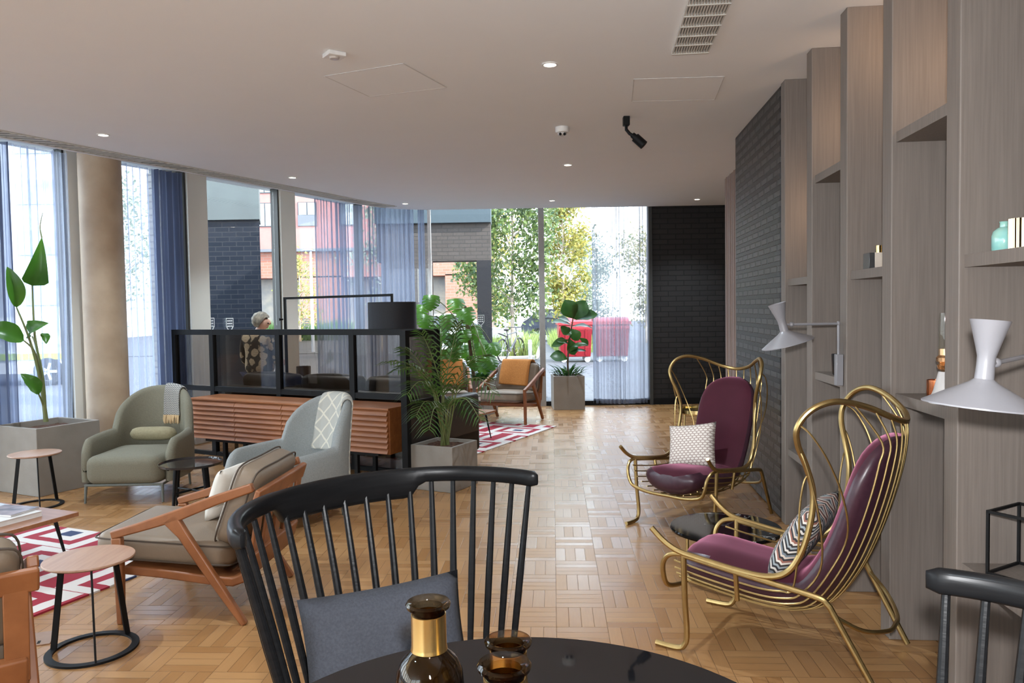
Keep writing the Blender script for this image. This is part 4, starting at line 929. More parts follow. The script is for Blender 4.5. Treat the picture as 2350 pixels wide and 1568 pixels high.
# ================================================================ black glazed partition
M_smg = thin_glass('partition_glass', (0.60, 0.55, 0.50), 1.0)
PB = Vector((-0.68, 6.90, 0)); t = thing('partition_screen', 'black framed glass partition standing behind the sideboard', 'partition', PB, RZE)
LP = 3.36; ZT = 1.335; F = 0.058
mb = MB(); mb.box((-LP / 2, 0, ZT - 0.028), (LP + F, 0.05, 0.056)); mb.obj('top_rail', M_blackm, t, smooth=False)
mb = MB(); mb.box((-LP / 2, 0, 0.71), (LP, 0.045, 0.05)); mb.obj('middle_rail', M_blackm, t, smooth=False)
mb = MB(); mb.box((-LP / 2, 0, 0.02), (LP, 0.045, 0.04)); mb.obj('bottom_rail', M_blackm, t, smooth=False)
for s in (0, 0.93, 1.86, 2.79, LP): mb = MB(); mb.box((-s, 0, ZT / 2), (F, 0.052, ZT)); mb.obj('post', M_blackm, t, smooth=False)
mb = MB(); mb.box((0, -0.475, ZT / 2), (F, F, ZT)); mb.obj('post', M_blackm, t, smooth=False)
for a, b in ((0.03, 0.90), (0.96, 1.83), (1.89, 2.76), (2.82, LP - 0.03)):
    mb = MB(); mb.box((-(a + b) / 2, 0, 1.01), (b - a, 0.008, 0.54)); mb.obj('pane', M_smg, t, smooth=False)
    mb = MB(); mb.box((-(a + b) / 2, 0, 0.365), (b - a, 0.008, 0.64)); mb.obj('pane', M_smg, t, smooth=False)
for z, h in ((ZT - 0.028, 0.056), (0.71, 0.05), (0.02, 0.04)): mb = MB(); mb.box((0, -0.24, z), (0.045, 0.42, h)); mb.obj('end_rail', M_blackm, t, smooth=False)
mb = MB(); mb.box((0, -0.24, 1.01), (0.008, 0.42, 0.54)); mb.obj('pane', M_smg, t, smooth=False)
mb = MB(); mb.box((0, -0.24, 0.365), (0.02, 0.42, 0.64)); mb.obj('end_panel', mat('dark_board', (0.02, 0.015, 0.013), 0.4), t, smooth=False)
# ================================================================ sofa on the other side
M_sofa = mat('dark_brown_leather', (0.030, 0.022, 0.019), 0.45, col2=(0.022, 0.016, 0.014), scale=6)
SL = 2.75; c0 = PB - E1 * (SL / 2 + 0.0) + B1 * (0.07 + 0.36); t = thing('sofa', 'dark brown sofa backing onto the glazed partition', 'sofa', c0, RZE)
c = rbox(SL, 0.72, 0.24, r=0.04); o = c.obj('base', M_sofa, t); o.location = (0, 0, 0.12)
for sx in (-1, 1): c = rbox(0.14, 0.72, 0.57, r=0.04); o = c.obj('armrest', M_sofa, t); o.location = (sx * (SL / 2 - 0.07), 0, 0.12)
c = rbox(SL - 0.02, 0.16, 0.60, r=0.05); o = c.obj('backrest', M_sofa, t); o.location = (0, -0.28, 0.14)
for k in range(3):
    w = (SL - 0.30) / 3; c = rbox(w - 0.01, 0.52, 0.14, r=0.05, crown=0.02); o = c.obj('seat_cushion', M_sofa, t); o.location = (-SL / 2 + 0.15 + w * (k + 0.5), 0.08, 0.35)
    c = rbox(w - 0.01, 0.18, 0.40, r=0.07, crown=0.02); o = c.obj('back_cushion', M_sofa, t); o.location = (-SL / 2 + 0.15 + w * (k + 0.5), -0.14, 0.47); o.rotation_euler = (math.radians(8), 0, 0)
for sx in (-1, 1):
    for sy in (-1, 1): mb = MB(); mb.tube([(sx * (SL / 2 - 0.1), sy * 0.28, 0.13), (sx * (SL / 2 - 0.1), sy * 0.28, 0)], 0.02, 10); mb.obj('leg', M_blackm, t)
# ================================================================ coffee tables with hairpin legs
def coffee(label, corner, ex, by, lx, ly, z):
    """corner = far right top corner; the top runs -ex by lx and -by by ly"""
    c = corner - ex * lx / 2 - by * ly / 2; t = thing('coffee_table', label, 'coffee table', (c.x, c.y, 0.0102), math.atan2(ex.y, ex.x))
    mb = MB(); z -= 0.0102; mb.box((0, 0, z - 0.0125), (lx, ly, 0.025)); mb.obj('tabletop', mat('walnut_top', (0.33, 0.145, 0.07), 0.32, col2=(0.25, 0.10, 0.045), scale=4, stretch=(1.2, 9, 1), detail=5), t, smooth=False, bevel=0.003)
    for sx in (-1, 1):
        for sy in (-1, 1):
            x, y = sx * (lx / 2 - 0.07), sy * (ly / 2 - 0.07); mb = MB(); q = Vector((x + sx * 0.025, y + sy * 0.025, 0.006))
            for dx, dy in ((-0.04, 0.0), (0.0, -0.04)): mb.tube([(x + sx * dx, y + sy * dy, z - 0.025), q], 0.006, 6)
            mb.obj('hairpin_leg', M_blackm, t)
    return t
D1 = Vector((0.92, -0.39, 0)); G1 = Vector((0.39, 0.92, 0))
ct1 = coffee('low walnut coffee table with hairpin legs and magazines at the left edge', at_z(181, 1175, 0.34), D1, G1, 1.1, 0.62, 0.34)
ct2 = coffee('low walnut coffee table with hairpin legs on the far rug', at_z(1138, 941, 0.34), E1, B1, 1.0, 0.6, 0.34)
# magazines and books
def book(label, loc, rz, w, d, h, cover, name='magazine', catg='magazine'):
    t = thing(name, label, catg, loc, rz); mb = MB(); mb.box((0, 0, h / 2), (w, d, h * 0.8)); mb.obj('pages', mat('paper', (0.75, 0.73, 0.70), 0.8), t, smooth=False)
    mb = MB(); mb.box((0, 0, h * 0.95), (w + 0.004, d + 0.004, h * 0.1)); mb.box((0, 0, h * 0.05), (w + 0.004, d + 0.004, h * 0.1)); mb.obj('cover', cover, t, smooth=False); return t
def coverm(name, a, b, sc): return mat(name, a, 0.3, col2=b, scale=sc, detail=1)
q = at_z(70, 1186, 0.34); rz1 = math.atan2(D1.y, D1.x)
book('large white book lying on the left coffee table', q + Vector((-0.16, -0.05, 0)), rz1, 0.36, 0.28, 0.030, coverm('white_cover', (0.72, 0.70, 0.68), (0.66, 0.64, 0.62), 4), 'book', 'book')
book('dark patterned magazine on top of the large white book', q + Vector((-0.13, 0.0, 0.030)), rz1 + 0.15, 0.25, 0.19, 0.012, coverm('dark_cover', (0.05, 0.05, 0.065), (0.32, 0.26, 0.27), 14))
book('pale blue magazine beside the dark patterned one', q + Vector((-0.34, 0.10, 0.0)), rz1 - 0.1, 0.23, 0.29, 0.016, coverm('blue_cover', (0.50, 0.58, 0.66), (0.66, 0.68, 0.70), 5))
q = at_z(1097, 925, 0.34); book('black box shaped book on the far coffee table', Vector((q.x - 0.10, q.y + 0.12, 0.34)), RZE, 0.2, 0.16, 0.07, coverm('black_cover', (0.015, 0.015, 0.018), (0.02, 0.02, 0.022), 5), 'book', 'book')
# ================================================================ rugs
def rugmat():
    m, t = newmat('geometric_rug'); tc = t.n('TexCoord'); sp = t.n('SeparateXYZ'); t.l(tc.outputs['Object'], sp.inputs[0]); wn = t.n('TexNoise'); wn.inputs['Scale'].default_value = 9; t.l(tc.outputs['Object'], wn.inputs['Vector'])
    wob = t.math('MULTIPLY', t.math('SUBTRACT', wn.outputs['Fac'], 0.5), 0.02)
    A, Bp = 0.80, 0.52
    row = t.math('FLOOR', t.math('DIVIDE', sp.outputs[1], Bp))
    x = t.math('ADD', t.math('DIVIDE', t.math('ADD', sp.outputs[0], wob), A), t.math('MULTIPLY', t.math('FLOORED_MODULO', row, 2.0), 0.5)); fx = t.math('ABSOLUTE', t.math('SUBTRACT', t.math('FRACT', x), 0.5)); fy = t.math('ABSOLUTE', t.math('SUBTRACT', t.math('FRACT', t.math('DIVIDE', t.math('ADD', sp.outputs[1], wob), Bp)), 0.5))
    d = t.math('MAXIMUM', t.math('MULTIPLY', fx, A), t.math('MULTIPLY', fy, Bp * 1.25))    # nested rectangles
    cr = t.n('ValToRGB'); cr.color_ramp.interpolation = 'CONSTANT'; e = cr.color_ramp.elements
    red, wht, nav = (0.30, 0.016, 0.035), (0.62, 0.58, 0.55), (0.03, 0.045, 0.11)
    cols = [(0, nav), (0.16, wht), (0.38, red), (0.58, wht), (0.80, red)]
    while len(e) < len(cols): e.new(0.5)
    for i, (p, c) in enumerate(cols): e[i].position = p; e[i].color = (*c, 1)
    t.l(t.math('DIVIDE', d, A / 2), cr.inputs[0]); t.l(cr.outputs[0], t.b.inputs['Base Color']); t.b.inputs['Roughness'].default_value = 0.95
    bp = t.n('Bump'); bp.inputs['Strength'].default_value = 0.4; n2 = t.n('TexNoise'); n2.inputs['Scale'].default_value = 180; t.l(tc.outputs['Object'], n2.inputs['Vector']); t.l(n2.outputs['Fac'], bp.inputs['Height']); t.l(bp.outputs[0], t.b.inputs['Normal']); return m
M_rug = rugmat()
def rug(label, corner, ex, by, lx, ly):
    c = corner - ex * lx / 2 - by * ly / 2; mb = MB(); mb.box((0, 0, 0.005), (lx, ly, 0.010)); o = mb.obj('rug', M_rug, smooth=False); o.location = (c.x, c.y, 0); o.rotation_euler = (0, 0, math.atan2(ex.y, ex.x)); tag(o, label, 'rug', 'red white and navy rugs')
    return o
rug('red white and navy geometric rug under the left coffee table', Vector((-1.95, 4.90, 0)), D1, G1, 2.3, 1.75)
rug('red white and navy geometric rug under the far coffee table', Vector((0.55, 9.79, 0)), E1, B1, 2.2, 2.55)
# floor box
p = at_z(78, 1470, 0); t = thing('floor_outlet_cover', 'flat metal floor outlet cover on the parquet at left', 'floor outlet', (p.x, p.y, 0), math.radians(20))
mb = MB(); mb.box((0, 0, 0.003), (0.16, 0.16, 0.006)); mb.obj('plate', mat('floor_plate', (0.33, 0.20, 0.13), 0.35, 0.3), t, smooth=False, bevel=0.002)
mb = MB(); mb.box((0.03, -0.05, 0.0065), (0.012, 0.03, 0.002)); mb.obj('finger_slot', M_darkgap, t, smooth=False)
# ================================================================ floor lamp with black drum shade
px, py = -2.42, 8.30; sx_, sy_ = -1.14, 7.42; zt = 1.665
t = thing('floor_lamp', 'tall black angular floor lamp with a drum shade over the sofa', 'floor lamp', (px, py, 0))
mb = MB(); mb.box((0, 0, 0.012), (0.30, 0.30, 0.024)); mb.obj('base', M_blackm, t, bevel=0.003)
mb = MB(); mb.box((0, 0, zt / 2), (0.028, 0.028, zt)); mb.obj('pole', M_blackm, t, smooth=False)
mb = MB(); mb.tube([(-0.02, -0.01, 1.43), (-0.06, -0.03, 1.43)], [0.008, 0.016], 10); mb.obj('knob', M_blackm, t)
v = Vector((sx_ - px, sy_ - py, 0)); mb = MB(); mb.bar((0, 0, zt - 0.012), v + Vector((0, 0, zt - 0.012)), 0.024, 0.024); mb.bar(v + Vector((0, 0, zt)), v + Vector((0, 0, zt - 0.085)), 0.024, 0.024); mb.obj('arm', M_blackm, t, smooth=False)
mb = MB(); T = Matrix.Translation(v); mb.lathe([(0.02, 1.585), (0.226, 1.585), (0.23, 1.582), (0.23, 1.315), (0.226, 1.315), (0.224, 1.57), (0.02, 1.57)], 48, T, caps=False); mb.obj('lamp_shade', mat('black_linen_shade', (0.010, 0.011, 0.016), 0.7, col2=(0.013, 0.015, 0.021), scale=80), t)
# ================================================================ small table lamp beyond the sofa
q = at_y(697, 860, 8.75); t = thing('side_table', 'small dark round table under the little wire lamp', 'side table', (q.x, 8.75, 0)); mb = MB(); mb.lathe([(0, 0.50), (0.17, 0.50), (0.17, 0.52), (0, 0.52)], 32, caps=False); mb.obj('tabletop', M_blk, t)
mb = MB(); mb.tube([(0, 0, 0.5), (0, 0, 0.02)], 0.014, 10); mb.obj('stem', M_blackm, t); mb = MB(); mb.lathe([(0, 0), (0.14, 0), (0.14, 0.012), (0, 0.02)], 32, caps=False); mb.obj('base', M_blackm, t)
t = thing('table_lamp', 'small lamp with grey fabric shade on a black wire base', 'table lamp', (q.x, 8.75, 0.52)); zc = q.z - 0.52
mb = MB(); mb.lathe([(0.078, zc - 0.095), (0.080, zc - 0.095), (0.080, zc + 0.095), (0.078, zc + 0.095), (0.078, zc - 0.095)], 32, caps=False); mb.obj('lamp_shade', mat('grey_shade', (0.20, 0.165, 0.13), 0.8, col2=(0.16, 0.13, 0.10), scale=30), t)
mb = MB()
for k in range(6):
    a, b = 2 * PI * k / 6, 2 * PI * (k + 1) / 6; mb.tube([(0.06 * math.cos(a), 0.06 * math.sin(a), 0.004), (0.05 * math.cos(b), 0.05 * math.sin(b), zc - 0.06)], 0.003, 5); mb.tube([(0.06 * math.cos(b), 0.06 * math.sin(b), 0.004), (0.05 * math.cos(a), 0.05 * math.sin(a), zc - 0.06)], 0.003, 5)
mb.obj('wire_base', M_blackm, t)
# ================================================================ plants
M_pot = mat('grey_cement', (0.29, 0.265, 0.235), 0.8, col2=(0.245, 0.222, 0.195), scale=5, bump=0.1, bscale=60, detail=6)
M_soil = mat('bark_soil', (0.13, 0.060, 0.035), 0.95, col2=(0.05, 0.025, 0.015), scale=40, bump=1.0)
M_leafd = leafmat('leaf_dark', (0.012, 0.045, 0.012), (0.045, 0.12, 0.02), scale=5, transl=0.25, rough=0.35)
M_leafm = leafmat('leaf_monstera', (0.02, 0.085, 0.012), (0.10, 0.25, 0.02), scale=4, transl=0.4, rough=0.35)
M_leafp = leafmat('leaf_palm', (0.03, 0.075, 0.02), (0.10, 0.18, 0.035), scale=6, transl=0.3, rough=0.35)
M_leafs = leafmat('leaf_strelitzia', (0.025, 0.095, 0.012), (0.07, 0.20, 0.02), scale=4, transl=0.35, rough=0.35)
M_stem = mat('green_stem', (0.12, 0.16, 0.05), 0.5, col2=(0.16, 0.17, 0.06), scale=8)
M_stemb = mat('brown_stem', (0.13, 0.075, 0.04), 0.8, col2=(0.07, 0.045, 0.025), scale=20)
def pot(name, label, c, rz, w, h, wall=0.025, soil=0.06):
    t = thing(name, label, 'potted plant', c, rz); a = w / 2; b = a - wall
    def sq(r, z): return [Vector((-r, -r, z)), Vector((r, -r, z)), Vector((r, r, z)), Vector((-r, r, z))]
    mb = MB(); mb.loft([sq(a, 0), sq(a, h), sq(b, h), sq(b, h - soil - 0.01), sq(b * 0.98, h - soil - 0.012)], caps=True); mb.obj('planter', M_pot, t, smooth=False, bevel=0.004)
    mb = MB(); r = random.Random(2); n = 14
    mb.grid(lambda u, v: (b * (2 * u - 1) * 0.995, b * (2 * v - 1) * 0.995, h - soil + r.uniform(0, 0.014)), n, n); mb.obj('soil', M_soil, t, smooth=False, fix=False)
    return t
def leafshape(t, kind):
    if kind == 'paddle': return math.sin(PI * min(1, t * 0.97 + 0.015)) ** 0.75 * (1.08 - 0.35 * t)
    if kind == 'spade': return min(1, t / 0.10) * (1 - t) ** 0.85 * 1.15
    if kind == 'fig': return (math.sin(PI * (t ** 1.35)) ** 0.8) * 0.9 + 0.12 * math.sin(PI * t)
    if kind == 'heart': return math.sqrt(max(0, 1 - (2 * min(1, t * 0.98 + 0.02) - 0.72) ** 2 / 1.68)) * (1 - t ** 5) if t > 0.0 else 0.3
    return math.sin(PI * t)
def leaf(mb, base, tip, width, up=(0, 0, 1), fold=0.25, sag=0.1, n=9, kind='paddle', wav=0.0):
    base, tip, up = Vector(base), Vector(tip), Vector(up); d = tip - base; L = d.length; s = d.cross(up)
    s = s.normalized() if s.length > 1e-6 else Vector((1, 0, 0)); nn = s.cross(d).normalized(); V = []; Fc = []
    for i in range(n + 1):
        t = i / n; m = base + d * t + nn * (sag * L * 4 * t * (1 - t)); w = width / 2 * leafshape(t, kind) if 0 < t < 1 else 0.001
        for q in (-1, -0.5, 0, 0.5, 1): V.append(m + s * w * q + nn * (abs(q) * w * fold * 1.5 + wav * w * math.sin(t * 19 + q * 2) * abs(q)))
    for i in range(n):
        for k in range(4): Fc.append((i * 5 + k, i * 5 + k + 1, (i + 1) * 5 + k + 1, (i + 1) * 5 + k))
    mb.add(V, Fc); return mb
def monstera_leaf(mb, base, tip, width, up, fold=0.15, sag=0.1, lobes=6):
    base, tip, up = Vector(base), Vector(tip), Vector(up); d = tip - base; L = d.length; s = d.cross(up).normalized(); nn = s.cross(d).normalized(); V = []; Fc = []
    ts = []; ws = []
    for k in range(lobes):
        a = k / lobes
        for q, f in ((0.04, 0.97), (0.30, 1.0), (0.62, 0.98), (0.80, 0.93), (0.90, 0.42)): ts.append(a + q / lobes); ws.append(f if (k < lobes - 1 and k > 0) or q < 0.85 else 0.9)
    ts.append(1.0); ws.append(0.0); N = len(ts)
    for i in range(N):
        t = ts[i]; w = width / 2 * leafshape(t, 'heart') * ws[i]; m = base + d * t + nn * sag * L * (1 - (2 * t - 0.7) ** 2)
        back = -d * 0.16 * leafshape(t, 'heart') * (0.5 - t)
        for q in (-1, -0.45, 0, 0.45, 1):
            ww = w * q if abs(q) == 1 else width / 2 * leafshape(t, 'heart') * q * min(1, ws[i] + 0.05); V.append(m + s * ww + back * (abs(q) ** 1.5) - nn * (abs(ww) ** 2) / max(width, .01) * fold * 6)
    for i in range(N - 1):
        for k in range(4): Fc.append((i * 5 + k, i * 5 + k + 1, (i + 1) * 5 + k + 1, (i + 1) * 5 + k))
    mb.add(V, Fc)
# ---- bird of paradise in the tall planter
q = lambda x, y, Y: at_y(x, y, Y)
cn = Vector((-3.945, 6.38, 0)); W_ = 0.57
pc = cn + LD * W_ / 2 - LN * W_ / 2; t = pot('potted_plant', 'tall bird of paradise plant in a large square cement planter by the window', (pc.x, pc.y, 0), math.atan2(LN.y, LN.x), W_, 0.571)
inv = (Matrix.Translation(pc) @ Matrix.Rotation(math.atan2(LN.y, LN.x), 4, 'Z')).inverted()
def loc(x, y, Y): return inv @ at_y(x, y, Y)
B0 = loc(104, 968, 6.68)
def stem(pts, r0, r1, m=M_stem, par=None, nm='stem'):
    P = cat(pts, 6); mb = MB(); mb.tube(P, [r0 + (r1 - r0) * i / (len(P) - 1) for i in range(len(P))], 8); return mb.obj(nm, m, par)
for pts, r0 in (([B0, loc(98, 870, 6.68), loc(80, 770, 6.70), loc(74, 655, 6.72)], 0.017), ([B0 + Vector((0.015, 0, 0)), loc(92, 870, 6.66), loc(68, 780, 6.62), loc(38, 706, 6.58)], 0.018), ([B0, loc(94, 880, 6.66), loc(80, 810, 6.6), loc(55, 782, 6.55)], 0.014), ([B0, loc(97, 880, 6.7), loc(84, 800, 6.74), loc(74, 772, 6.76)], 0.013), ([B0 + Vector((0, 0.01, 0)), loc(99, 930, 6.66), loc(88, 903, 6.6)], 0.012)):
    stem(pts, r0, 0.006, M_stem, t)
cam_l = inv @ Vector((0, 0, EYE))
def vup(p): return (cam_l - Vector(p)).normalized()
for b, tp, w, fo, sg, wv in ((loc(74, 656, 6.72), loc(96, 545, 6.70), 0.20, 0.55, 0.10, 0.0), (loc(38, 706, 6.58), loc(16, 612, 6.50), 0.15, 0.6, 0.10, 0.0), (loc(55, 782, 6.55), loc(-40, 750, 6.35), 0.19, 0.3, 0.12, 0.06), (loc(72, 772, 6.76), loc(112, 742, 6.6), 0.15, 0.3, 0.2, 0.1), (loc(90, 905, 6.6), loc(47, 858, 6.5), 0.13, 0.35, 0.16, 0.1), (loc(100, 765, 6.66), loc(106, 790, 6.58), 0.08, 0.3, 0.1, 0.1)):
    mb = MB(); b, tp = Vector(b), Vector(tp); up = vup(b) + Vector((0.35, 0.1, 0.5)); leaf(mb, b, tp, w, up, fo, sg, 14, 'spade' if w == 0.20 else 'paddle', wv); mb.obj('leaf', M_leafs, t, angle=180, fix=False)
stem([loc(96, 546, 6.70), loc(92, 520, 6.70), loc(98, 488, 6.70)], 0.006, 0.002, M_stem, t, 'leaf_spike')
# ---- palm in the smaller planter
c = Vector((-0.502, 6.29, 0)) - E1 * 0.205 + B1 * 0.205; RP = RZE; t = pot('potted_plant', 'areca palm in a square cement pot at the end of the partition', (c.x, c.y, 0), RP, 0.41, 0.377, soil=0.035)
inv = (Matrix.Translation(c) @ Matrix.Rotation(RP, 4, 'Z')).inverted(); cam_l = inv @ Vector((0, 0, EYE))
rnd = random.Random(11)
def frond(tip, lift, n=20, L0=0.16, seed=0):
    r = random.Random(seed); b = Vector((r.uniform(-0.03, 0.03), r.uniform(-0.03, 0.03), 0.34)); tip = Vector(tip); mid = b.lerp(tip, 0.45) + Vector((0, 0, lift)); mid.x = b.x + (tip.x - b.x) * 0.28; mid.y = b.y + (tip.y - b.y) * 0.28
    P = cat([b, b.lerp(mid, 0.5) + Vector((0, 0, 0.05)), mid, mid.lerp(tip, 0.55) + Vector((0, 0, lift * 0.35)), tip], 8); N = len(P)
    mb = MB(); mb.tube(P, [0.009 - 0.0075 * i / (N - 1) for i in range(N)], 6); st = mb.obj('frond_stem', M_stem, t)
    mb = MB()
    for k in range(n):
        u = 0.40 + 0.60 * k / (n - 1); i = min(int(u * (N - 1)), N - 2); p = P[i].lerp(P[i + 1], u * (N - 1) - i); d = (P[i + 1] - P[i]).normalized(); s = d.cross(Vector((0, 0, 1))).normalized()
        L = L0 * (0.5 + math.sin(PI * min(1, 0.15 + 0.8 * (u - 0.40) / 0.6))) * r.uniform(0.85, 1.15)
        for sg in (-1, 1):
            dr = (s * sg * 0.8 + d * 0.75 + Vector((0, 0, 0.15))).normalized(); e = p + dr * L + Vector((0, 0, -L * 0.42)); w = (d * 0.0085)
            m1 = p.lerp(e, 0.5) + Vector((0, 0, L * 0.14)); mb.add([p - w * 0.4, p + w * 0.4, m1 + w, e, m1 - w], [(0, 1, 2, 4), (4, 2, 3)])
    f = mb.obj('frond', M_leafp, t, smooth=False, fix=False); return f
def lp(x, y, Y): return inv @ at_y(x, y, Y)
for i, (x, y, Y, lf_) in enumerate([(915, 850, 6.15, 0.22), (930, 800, 6.2, 0.14), (968, 765, 6.3, 0.10), (1012, 735, 6.5, 0.05), (1050, 745, 6.4, 0.06), (1110, 815, 6.3, 0.18), (1135, 905, 6.15, 0.30), (1100, 960, 6.0, 0.26), (1070, 945, 6.9, 0.24), (955, 955, 6.1, 0.22), (985, 985, 5.95, 0.24), (935, 905, 6.1, 0.26), (893, 830, 6.1, 0.20)]):
    frond(lp(x, y, Y), lf_, 15, 0.145, i)
# ---- monstera beyond the sofa
pm = Vector((-0.50, 11.12, 0)); t = pot('potted_plant', 'big monstera in a square pot behind the far lounge chairs', (pm.x, pm.y, 0), RZE, 0.42, 0.50, soil=0.03)
inv = (Matrix.Translation(pm) @ Matrix.Rotation(RZE, 4, 'Z')).inverted(); cam_l = inv @ Vector((0, 0, EYE))
pole = [inv @ Vector((-0.55, 11.15, 0.45)), inv @ Vector((-0.60, 11.12, 0.95)), inv @ Vector((-0.66, 11.1, 1.55))]
stem(pole, 0.03, 0.02, M_stemb, t, 'moss_pole')
rm = random.Random(21); spots = [(990, 690, -4, 40, 0.27), (978, 735, -8, 45, 0.27), (968, 712, -15, 45, 0.25), (1025, 735, 6, 42, 0.26), (1046, 698, 10, 38, 0.30), (1064, 722, 22, 38, 0.29), (1085, 760, 14, 44, 0.27), (1004, 758, 0, 46, 0.25), (1038, 780, 4, 44, 0.26), (1100, 798, 22, 38, 0.27), (1118, 830, 22, 34, 0.27), (1018, 815, -12, 42, 0.25), (1066, 805, 8, 40, 0.27), (1092, 838, 14, 28, 0.25), (1000, 795, -20, 40, 0.24), (1050, 845, 2, 30, 0.25), (1128, 800, 20, 30, 0.25)]
spots += [(rm.uniform(975, 1125), rm.uniform(765, 850), rm.uniform(-15, 20), 40, rm.uniform(0.20, 0.27)) for _ in range(16)]
for i, (x, y, dx, dy, L) in enumerate(spots):
    Y = 10.72 + 0.16 * ((i * 7) % 5); b = lp(x, y - 12, Y + 0.12); tp = lp(x + dx, y + dy, Y - 0.10); d = (tp - b).normalized(); tp = b + d * L; up = vup(b) + Vector((0.3 * math.sin(i * 2.1), 0, 0.5 + 0.3 * math.cos(i)))
    mb = MB(); monstera_leaf(mb, b, tp, L * 0.95, up, 0.18, 0.10); mb.obj('leaf', M_leafm, t, angle=180, fix=False)
    a = pole[1].lerp(pole[2], 0.05 + 0.028 * i); stem([a, a.lerp(b, 0.5) + Vector((0, 0, 0.12)), b], 0.008, 0.005, M_stem, t, 'leaf_stem')
mb = MB(); r = random.Random(5)
for k in range(40):
    a = r.uniform(0, 2 * PI); rr = r.uniform(0.05, 0.2); b = Vector((rr * math.cos(a), rr * math.sin(a), 0.48)); leaf(mb, b, b + Vector((0.12 * math.cos(a), 0.12 * math.sin(a), r.uniform(0.02, 0.14))), 0.07, (0, 0, 1), 0.2, 0.15, 5, 'x')
mb.obj('underplanting', M_leafd, t, angle=180, fix=False)
# ---- fiddle leaf fig
pf = Vector((0.825, 11.62, 0)); t = pot('potted_plant', 'fiddle leaf fig in a square cement pot at the far window', (pf.x, pf.y, 0), math.radians(2), 0.46, 0.50, soil=0.03)
inv = (Matrix.Translation(pf) @ Matrix.Rotation(math.radians(2), 4, 'Z')).inverted(); cam_l = inv @ Vector((0, 0, EYE))
stem([lp(1304, 866, 11.62), lp(1303, 830, 11.6), lp(1306, 790, 11.62), lp(1312, 750, 11.6), lp(1318, 715, 11.6)], 0.016, 0.008, M_stemb, t, 'trunk')
for i, (bx, by, tx, ty, w, uz) in enumerate([(1317, 732, 1296, 688, 0.27, 0.2), (1318, 734, 1345, 690, 0.25, 0.2), (1320, 735, 1372, 722, 0.22, 0.6), (1312, 748, 1264, 740, 0.17, 1.0), (1313, 750, 1362, 756, 0.15, 1.0), (1312, 745, 1281, 730, 0.16, 0.8), (1308, 752, 1292, 768, 0.20, 0.3), (1310, 754, 1328, 782, 0.17, 0.3), (1306, 780, 1266, 795, 0.12, 0.3), (1305, 775, 1318, 815, 0.17, 0.2), (1304, 800, 1349, 792, 0.10, 0.7), (1303, 812, 1346, 806, 0.09, 0.9), (1304, 825, 1262, 818, 0.20, 0.5), (1305, 790, 1275, 780, 0.12, 0.7), (1328, 775, 1350, 793, 0.10, 0.3)]):
    Y = 11.60 - 0.10 + 0.05 * (i % 5); b = lp(bx, by, 11.6); tp = lp(tx, ty, Y); up = vup(b) * (1 - uz * 0.6) + Vector((0, 0, uz))
    mb = MB(); leaf(mb, b, tp, w, up, 0.15, 0.10, 10, 'fig', 0.05); mb.obj('leaf', M_leafd, t, angle=180, fix=False)
mb = MB(); r = random.Random(8)
for k in range(46):
    a = r.uniform(0, 2 * PI); rr = r.uniform(0.03, 0.2); b = Vector((rr * math.cos(a), rr * math.sin(a), 0.48)); leaf(mb, b, b + Vector((0.16 * math.cos(a), 0.16 * math.sin(a), r.uniform(0.02, 0.20))), 0.055, (0, 0, 1), 0.2, 0.15, 5, 'x')
mb.obj('underplanting', M_leafd, t, angle=180, fix=False)
# ================================================================ wall lamps
M_lampg = mat('grey_lacquer', (0.25, 0.245, 0.262), 0.32, col2=(0.24, 0.235, 0.252))
def wall_lamp(label, mount, head, axis, zplate, zarm):
    """mount: point on the divider edge; head: centre of the waist; axis: lamp axis"""
    t = thing('wall_lamp', label, 'wall lamp', (mount.x, mount.y, 0), math.radians(-5.64), group='grey wall lamps')
    inv = (Matrix.Translation((mount.x, mount.y, 0)) @ Matrix.Rotation(math.radians(-5.64), 4, 'Z')).inverted(); h = inv @ Vector(head); ax = (inv.to_3x3() @ Vector(axis)).normalized()
    mb = MB(); mb.box((-0.018, 0, (zplate[0] + zplate[1]) / 2), (0.035, 0.04, zplate[1] - zplate[0])); mb.obj('wall_plate', M_lampg, t, bevel=0.003)
    mb = MB(); mb.tube([(-0.02, 0, zplate[1] - 0.01), (-0.02, 0, zarm + 0.012)], 0.007, 10); mb.obj('upright', M_lampg, t)
    a = Vector((-0.02, 0, zarm)); jn = a.lerp(h, 0.84)
    mb = MB(); mb.tube([a, jn], 0.0065, 10); mb.tube([jn, h], 0.0055, 10); mb.sphere(a, 0.010); mb.obj('arm', M_lampg, t)
    mb = MB(); mb.sphere(jn, 0.0125, 14, 10); mb.obj('joint', M_lampg, t)
    q = ax.to_track_quat('Z', 'Y').to_matrix().to_4x4(); T = Matrix.Translation(h) @ q
    mb = MB(); mb.lathe([(0.131, -0.103), (0.134, -0.105), (0.134, -0.101), (0.082, -0.071), (0.036, -0.046), (0.028, -0.040), (0.022, -0.035), (0.0205, 0.0), (0.021, 0.022), (0.027, 0.045), (0.0365, 0.080), (0.046, 0.112), (0.0445, 0.112), (0.034, 0.080), (0.020, 0.04), (0.0, 0.02)], 48, T, caps=False)
    mb.obj('lamp_shade', M_lampg, t)
    mb = MB(); mb.lathe([(0.131, -0.103), (0.082, -0.074), (0.036, -0.050), (0.0, -0.045)], 48, T, caps=False); mb.obj('shade_lining', mat('white_lining', (0.75, 0.75, 0.74), 0.5), t)
    return t
m1 = rw(4.04, -0.002); wall_lamp('grey diabolo wall lamp on a thin arm, above the near brass chair', m1, at_y(1796, 745, 4.02), (-0.26, 0.02, 0.96), (1.075, 1.238), 1.398)
